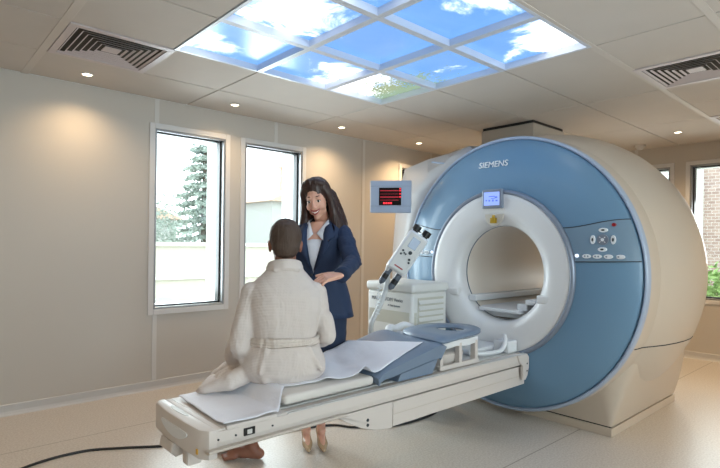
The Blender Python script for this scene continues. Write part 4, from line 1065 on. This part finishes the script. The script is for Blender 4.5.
# skirt, blouse, jacket
bm = newbm(); loft(bm, [(0, 0, .40, .150, .105), (0, 0, .55, .165, .118), (0, 0, .70, .178, .128), (0, 0, .82, .180, .132), (0, 0, .92, .165, .120), (0, 0, .99, .145, .105)], 36, 2.2); xform(bm, WF); sk = obj('skirt', bm, M_skirt, wm, True, 40); remesh(sk, .008, 3, disp=(.12, .012))
bm = newbm(); loft(bm, [(0, .012, 1.02, .105, .088), (0, .018, 1.15, .115, .100), (0, .016, 1.25, .115, .088), (0, .006, 1.30, .085, .060), (0, .0, 1.325, .060, .040)], 32); xform(bm, WF)
bl = obj('blouse', bm, M_shirt, wm, True); remesh(bl, .006, 3)
for s in (-1, 1):
    bm = newbm(); Q = [W_(s*.052, -.02, 1.405), W_(s*.058, .035, 1.385), W_(s*.012, .100, 1.305), W_(s*.055, .106, 1.262), W_(s*.085, .050, 1.345)]
    vs = [bm.verts.new(p) for p in Q]; bm.faces.new((vs[0], vs[1], vs[4])); bm.faces.new((vs[1], vs[2], vs[3])); bm.faces.new((vs[1], vs[3], vs[4]))
    c_ = obj('blouse_collar', bm, M_shirt, bl, True, 80); md = c_.modifiers.new('Solidify', 'SOLIDIFY'); md.thickness = .006
# jacket with an open front: lofted shell, front gap left open
bm = newbm()
JR = [(.80, .218, .158), (.88, .200, .146), (.96, .180, .130), (1.04, .150, .112), (1.10, .150, .112), (1.18, .163, .124), (1.25, .172, .122), (1.31, .172, .104), (1.345, .140, .088), (1.372, .090, .072), (1.388, .066, .062)]
gap = {.80: .16, .88: .06, .96: -.02, 1.04: -.05, 1.10: .02, 1.18: .28, 1.25: .50, 1.31: .72, 1.345: .95, 1.372: 1.15, 1.388: 1.3}
R0 = []; n = 56
for z, rx, ry in JR:
    g = gap[z]; row = []
    for q in range(n+1):
        a = g+(2*pi-2*g)*q/n      # angle from the front
        row.append(bm.verts.new(W_(rx*sin(a), ry*cos(a)+(.006*(1 if q < n/2 else -1) if g < 0 else 0), z)))
    R0.append(row)
for A, B in zip(R0, R0[1:]):
    for q in range(n): bm.faces.new((A[q], A[q+1], B[q+1], B[q]))
jk = obj('jacket', bm, M_suit, wm, True, 60); md = jk.modifiers.new('Subdivision', 'SUBSURF'); md.levels = 1; md.render_levels = 1
md = jk.modifiers.new('Solidify', 'SOLIDIFY'); md.thickness = .007; md.offset = 1
tx = bpy.data.textures.new('jacket_folds', 'CLOUDS'); tx.noise_scale = .08
md = jk.modifiers.new('Displace', 'DISPLACE'); md.texture = tx; md.strength = .010; md.texture_coords = 'LOCAL'
for a, b_, c in ((shl, ell_, wrl), (shr, elr, wrr)):
    bm = newbm(); cap(bm, a+Vector((0, 0, -.004)), .056, a+(b_-a)*.35, .054); cap(bm, a+(b_-a)*.35, .056, b_, .049); cap(bm, b_, .049, b_+(c-b_)*.90, .040)
    dd = (c-b_).normalized(); tube(bm, [b_+(c-b_)*.80, b_+(c-b_)*1.08], [.041, .042], 14)
    for q in range(5):
        t_ = .68+.09*q; p = a+(b_-a)*t_; tube(bm, [p+Vector((.048*cos(w_), .048*sin(w_), .012*sin(w_+q))) for w_ in [2*pi*e_/12 for e_ in range(12)]], .006, 6, closed=True)
    sl = obj('sleeve', bm, M_suit, jk, True); remesh(sl, .006, 4, disp=(.05, .012))
for s in (-1, 1):
    bm = newbm(); Q = [W_(s*.062, -.01, 1.402), W_(s*.090, .045, 1.362), W_(s*.125, .088, 1.285), W_(s*.088, .118, 1.265), W_(s*.098, .128, 1.235), W_(s*.008, .128, 1.085), W_(s*.045, .108, 1.24), W_(s*.055, .075, 1.33)]
    vs = [bm.verts.new(p) for p in Q]
    for f in ((0, 1, 7), (1, 2, 3), (1, 3, 7), (3, 6, 7), (3, 4, 6), (4, 5, 6)): bm.faces.new([vs[q] for q in f])
    lp = obj('lapel', bm, M_suit, jk, True, 80); md = lp.modifiers.new('Solidify', 'SOLIDIFY'); md.thickness = .007
for z in (1.06, .98):
    bm = newbm(); p = W_(.004, .135, z); cyl(bm, p, p+WF.to_3x3() @ Vector((0, .006, 0)), .008, 14); obj('button', bm, M_seam, jk, True)
# shoes
for an, lbl in ((foR, 0), (foL, 1)):
    d = Vector((-.50, -.86, 0)).normalized(); bm = newbm()
    A0 = Vector((an.x, an.y, 0)); cap(bm, A0-d*.030+Vector((0, 0, .078)), .029, A0+d*.01+Vector((0, 0, .062)), .028)
    cap(bm, A0+d*.01+Vector((0, 0, .058)), .026, A0+d*.085+Vector((0, 0, .030)), .033, ((0, 0, 1), .7)); cap(bm, A0+d*.085+Vector((0, 0, .028)), .033, A0+d*.150+Vector((0, 0, .016)), .015, ((0, 0, 1), .8))
    cap(bm, A0-d*.042+Vector((0, 0, .065)), .020, A0-d*.040+Vector((0, 0, .008)), .008)
    shoe = obj('shoe', bm, M_shoe, wm, True); remesh(shoe, .0045, 3)
# hair
bm = newbm()
ell(bm, (0, -.026, .046), (.086, .098, .092)); ell(bm, (0, -.050, -.02), (.084, .072, .10))
for s in (-1, 1):
    ch = [(s*.020, .036, .118, .024), (s*.056, .026, .096, .024), (s*.078, .014, .052, .022), (s*.084, .012, .0, .020), (s*.086, .012, -.05, .024), (s*.092, .012, -.10, .032), (s*.104, .020, -.155, .040), (s*.112, .034, -.205, .042), (s*.106, .046, -.250, .034), (s*.094, .052, -.285, .016)]
    for p, q in zip(ch, ch[1:]): cap(bm, p[:3], p[3], q[:3], q[3])
    ch = [(s*.06, -.06, .0, .05), (s*.085, -.055, -.10, .052), (s*.108, -.04, -.18, .050), (s*.112, -.02, -.25, .034)]
    for p, q in zip(ch, ch[1:]): cap(bm, p[:3], p[3], q[:3], q[3])
cap(bm, (0, -.085, -.05), .05, (0, -.10, -.2), .045); ell(bm, (.006, -.004, .088), (.076, .070, .050)); cap(bm, (.03, .040, .112), .018, (-.062, .036, .070), .017); cap(bm, (-.062, .036, .070), .017, (-.082, .022, .01), .017); cap(bm, (.03, .040, .112), .016, (.070, .032, .07), .014)
xform(bm, HW); hw = obj('hair', bm, M_hair_w, wm, True); remesh(hw, .005, 8, disp=(.03, .006))
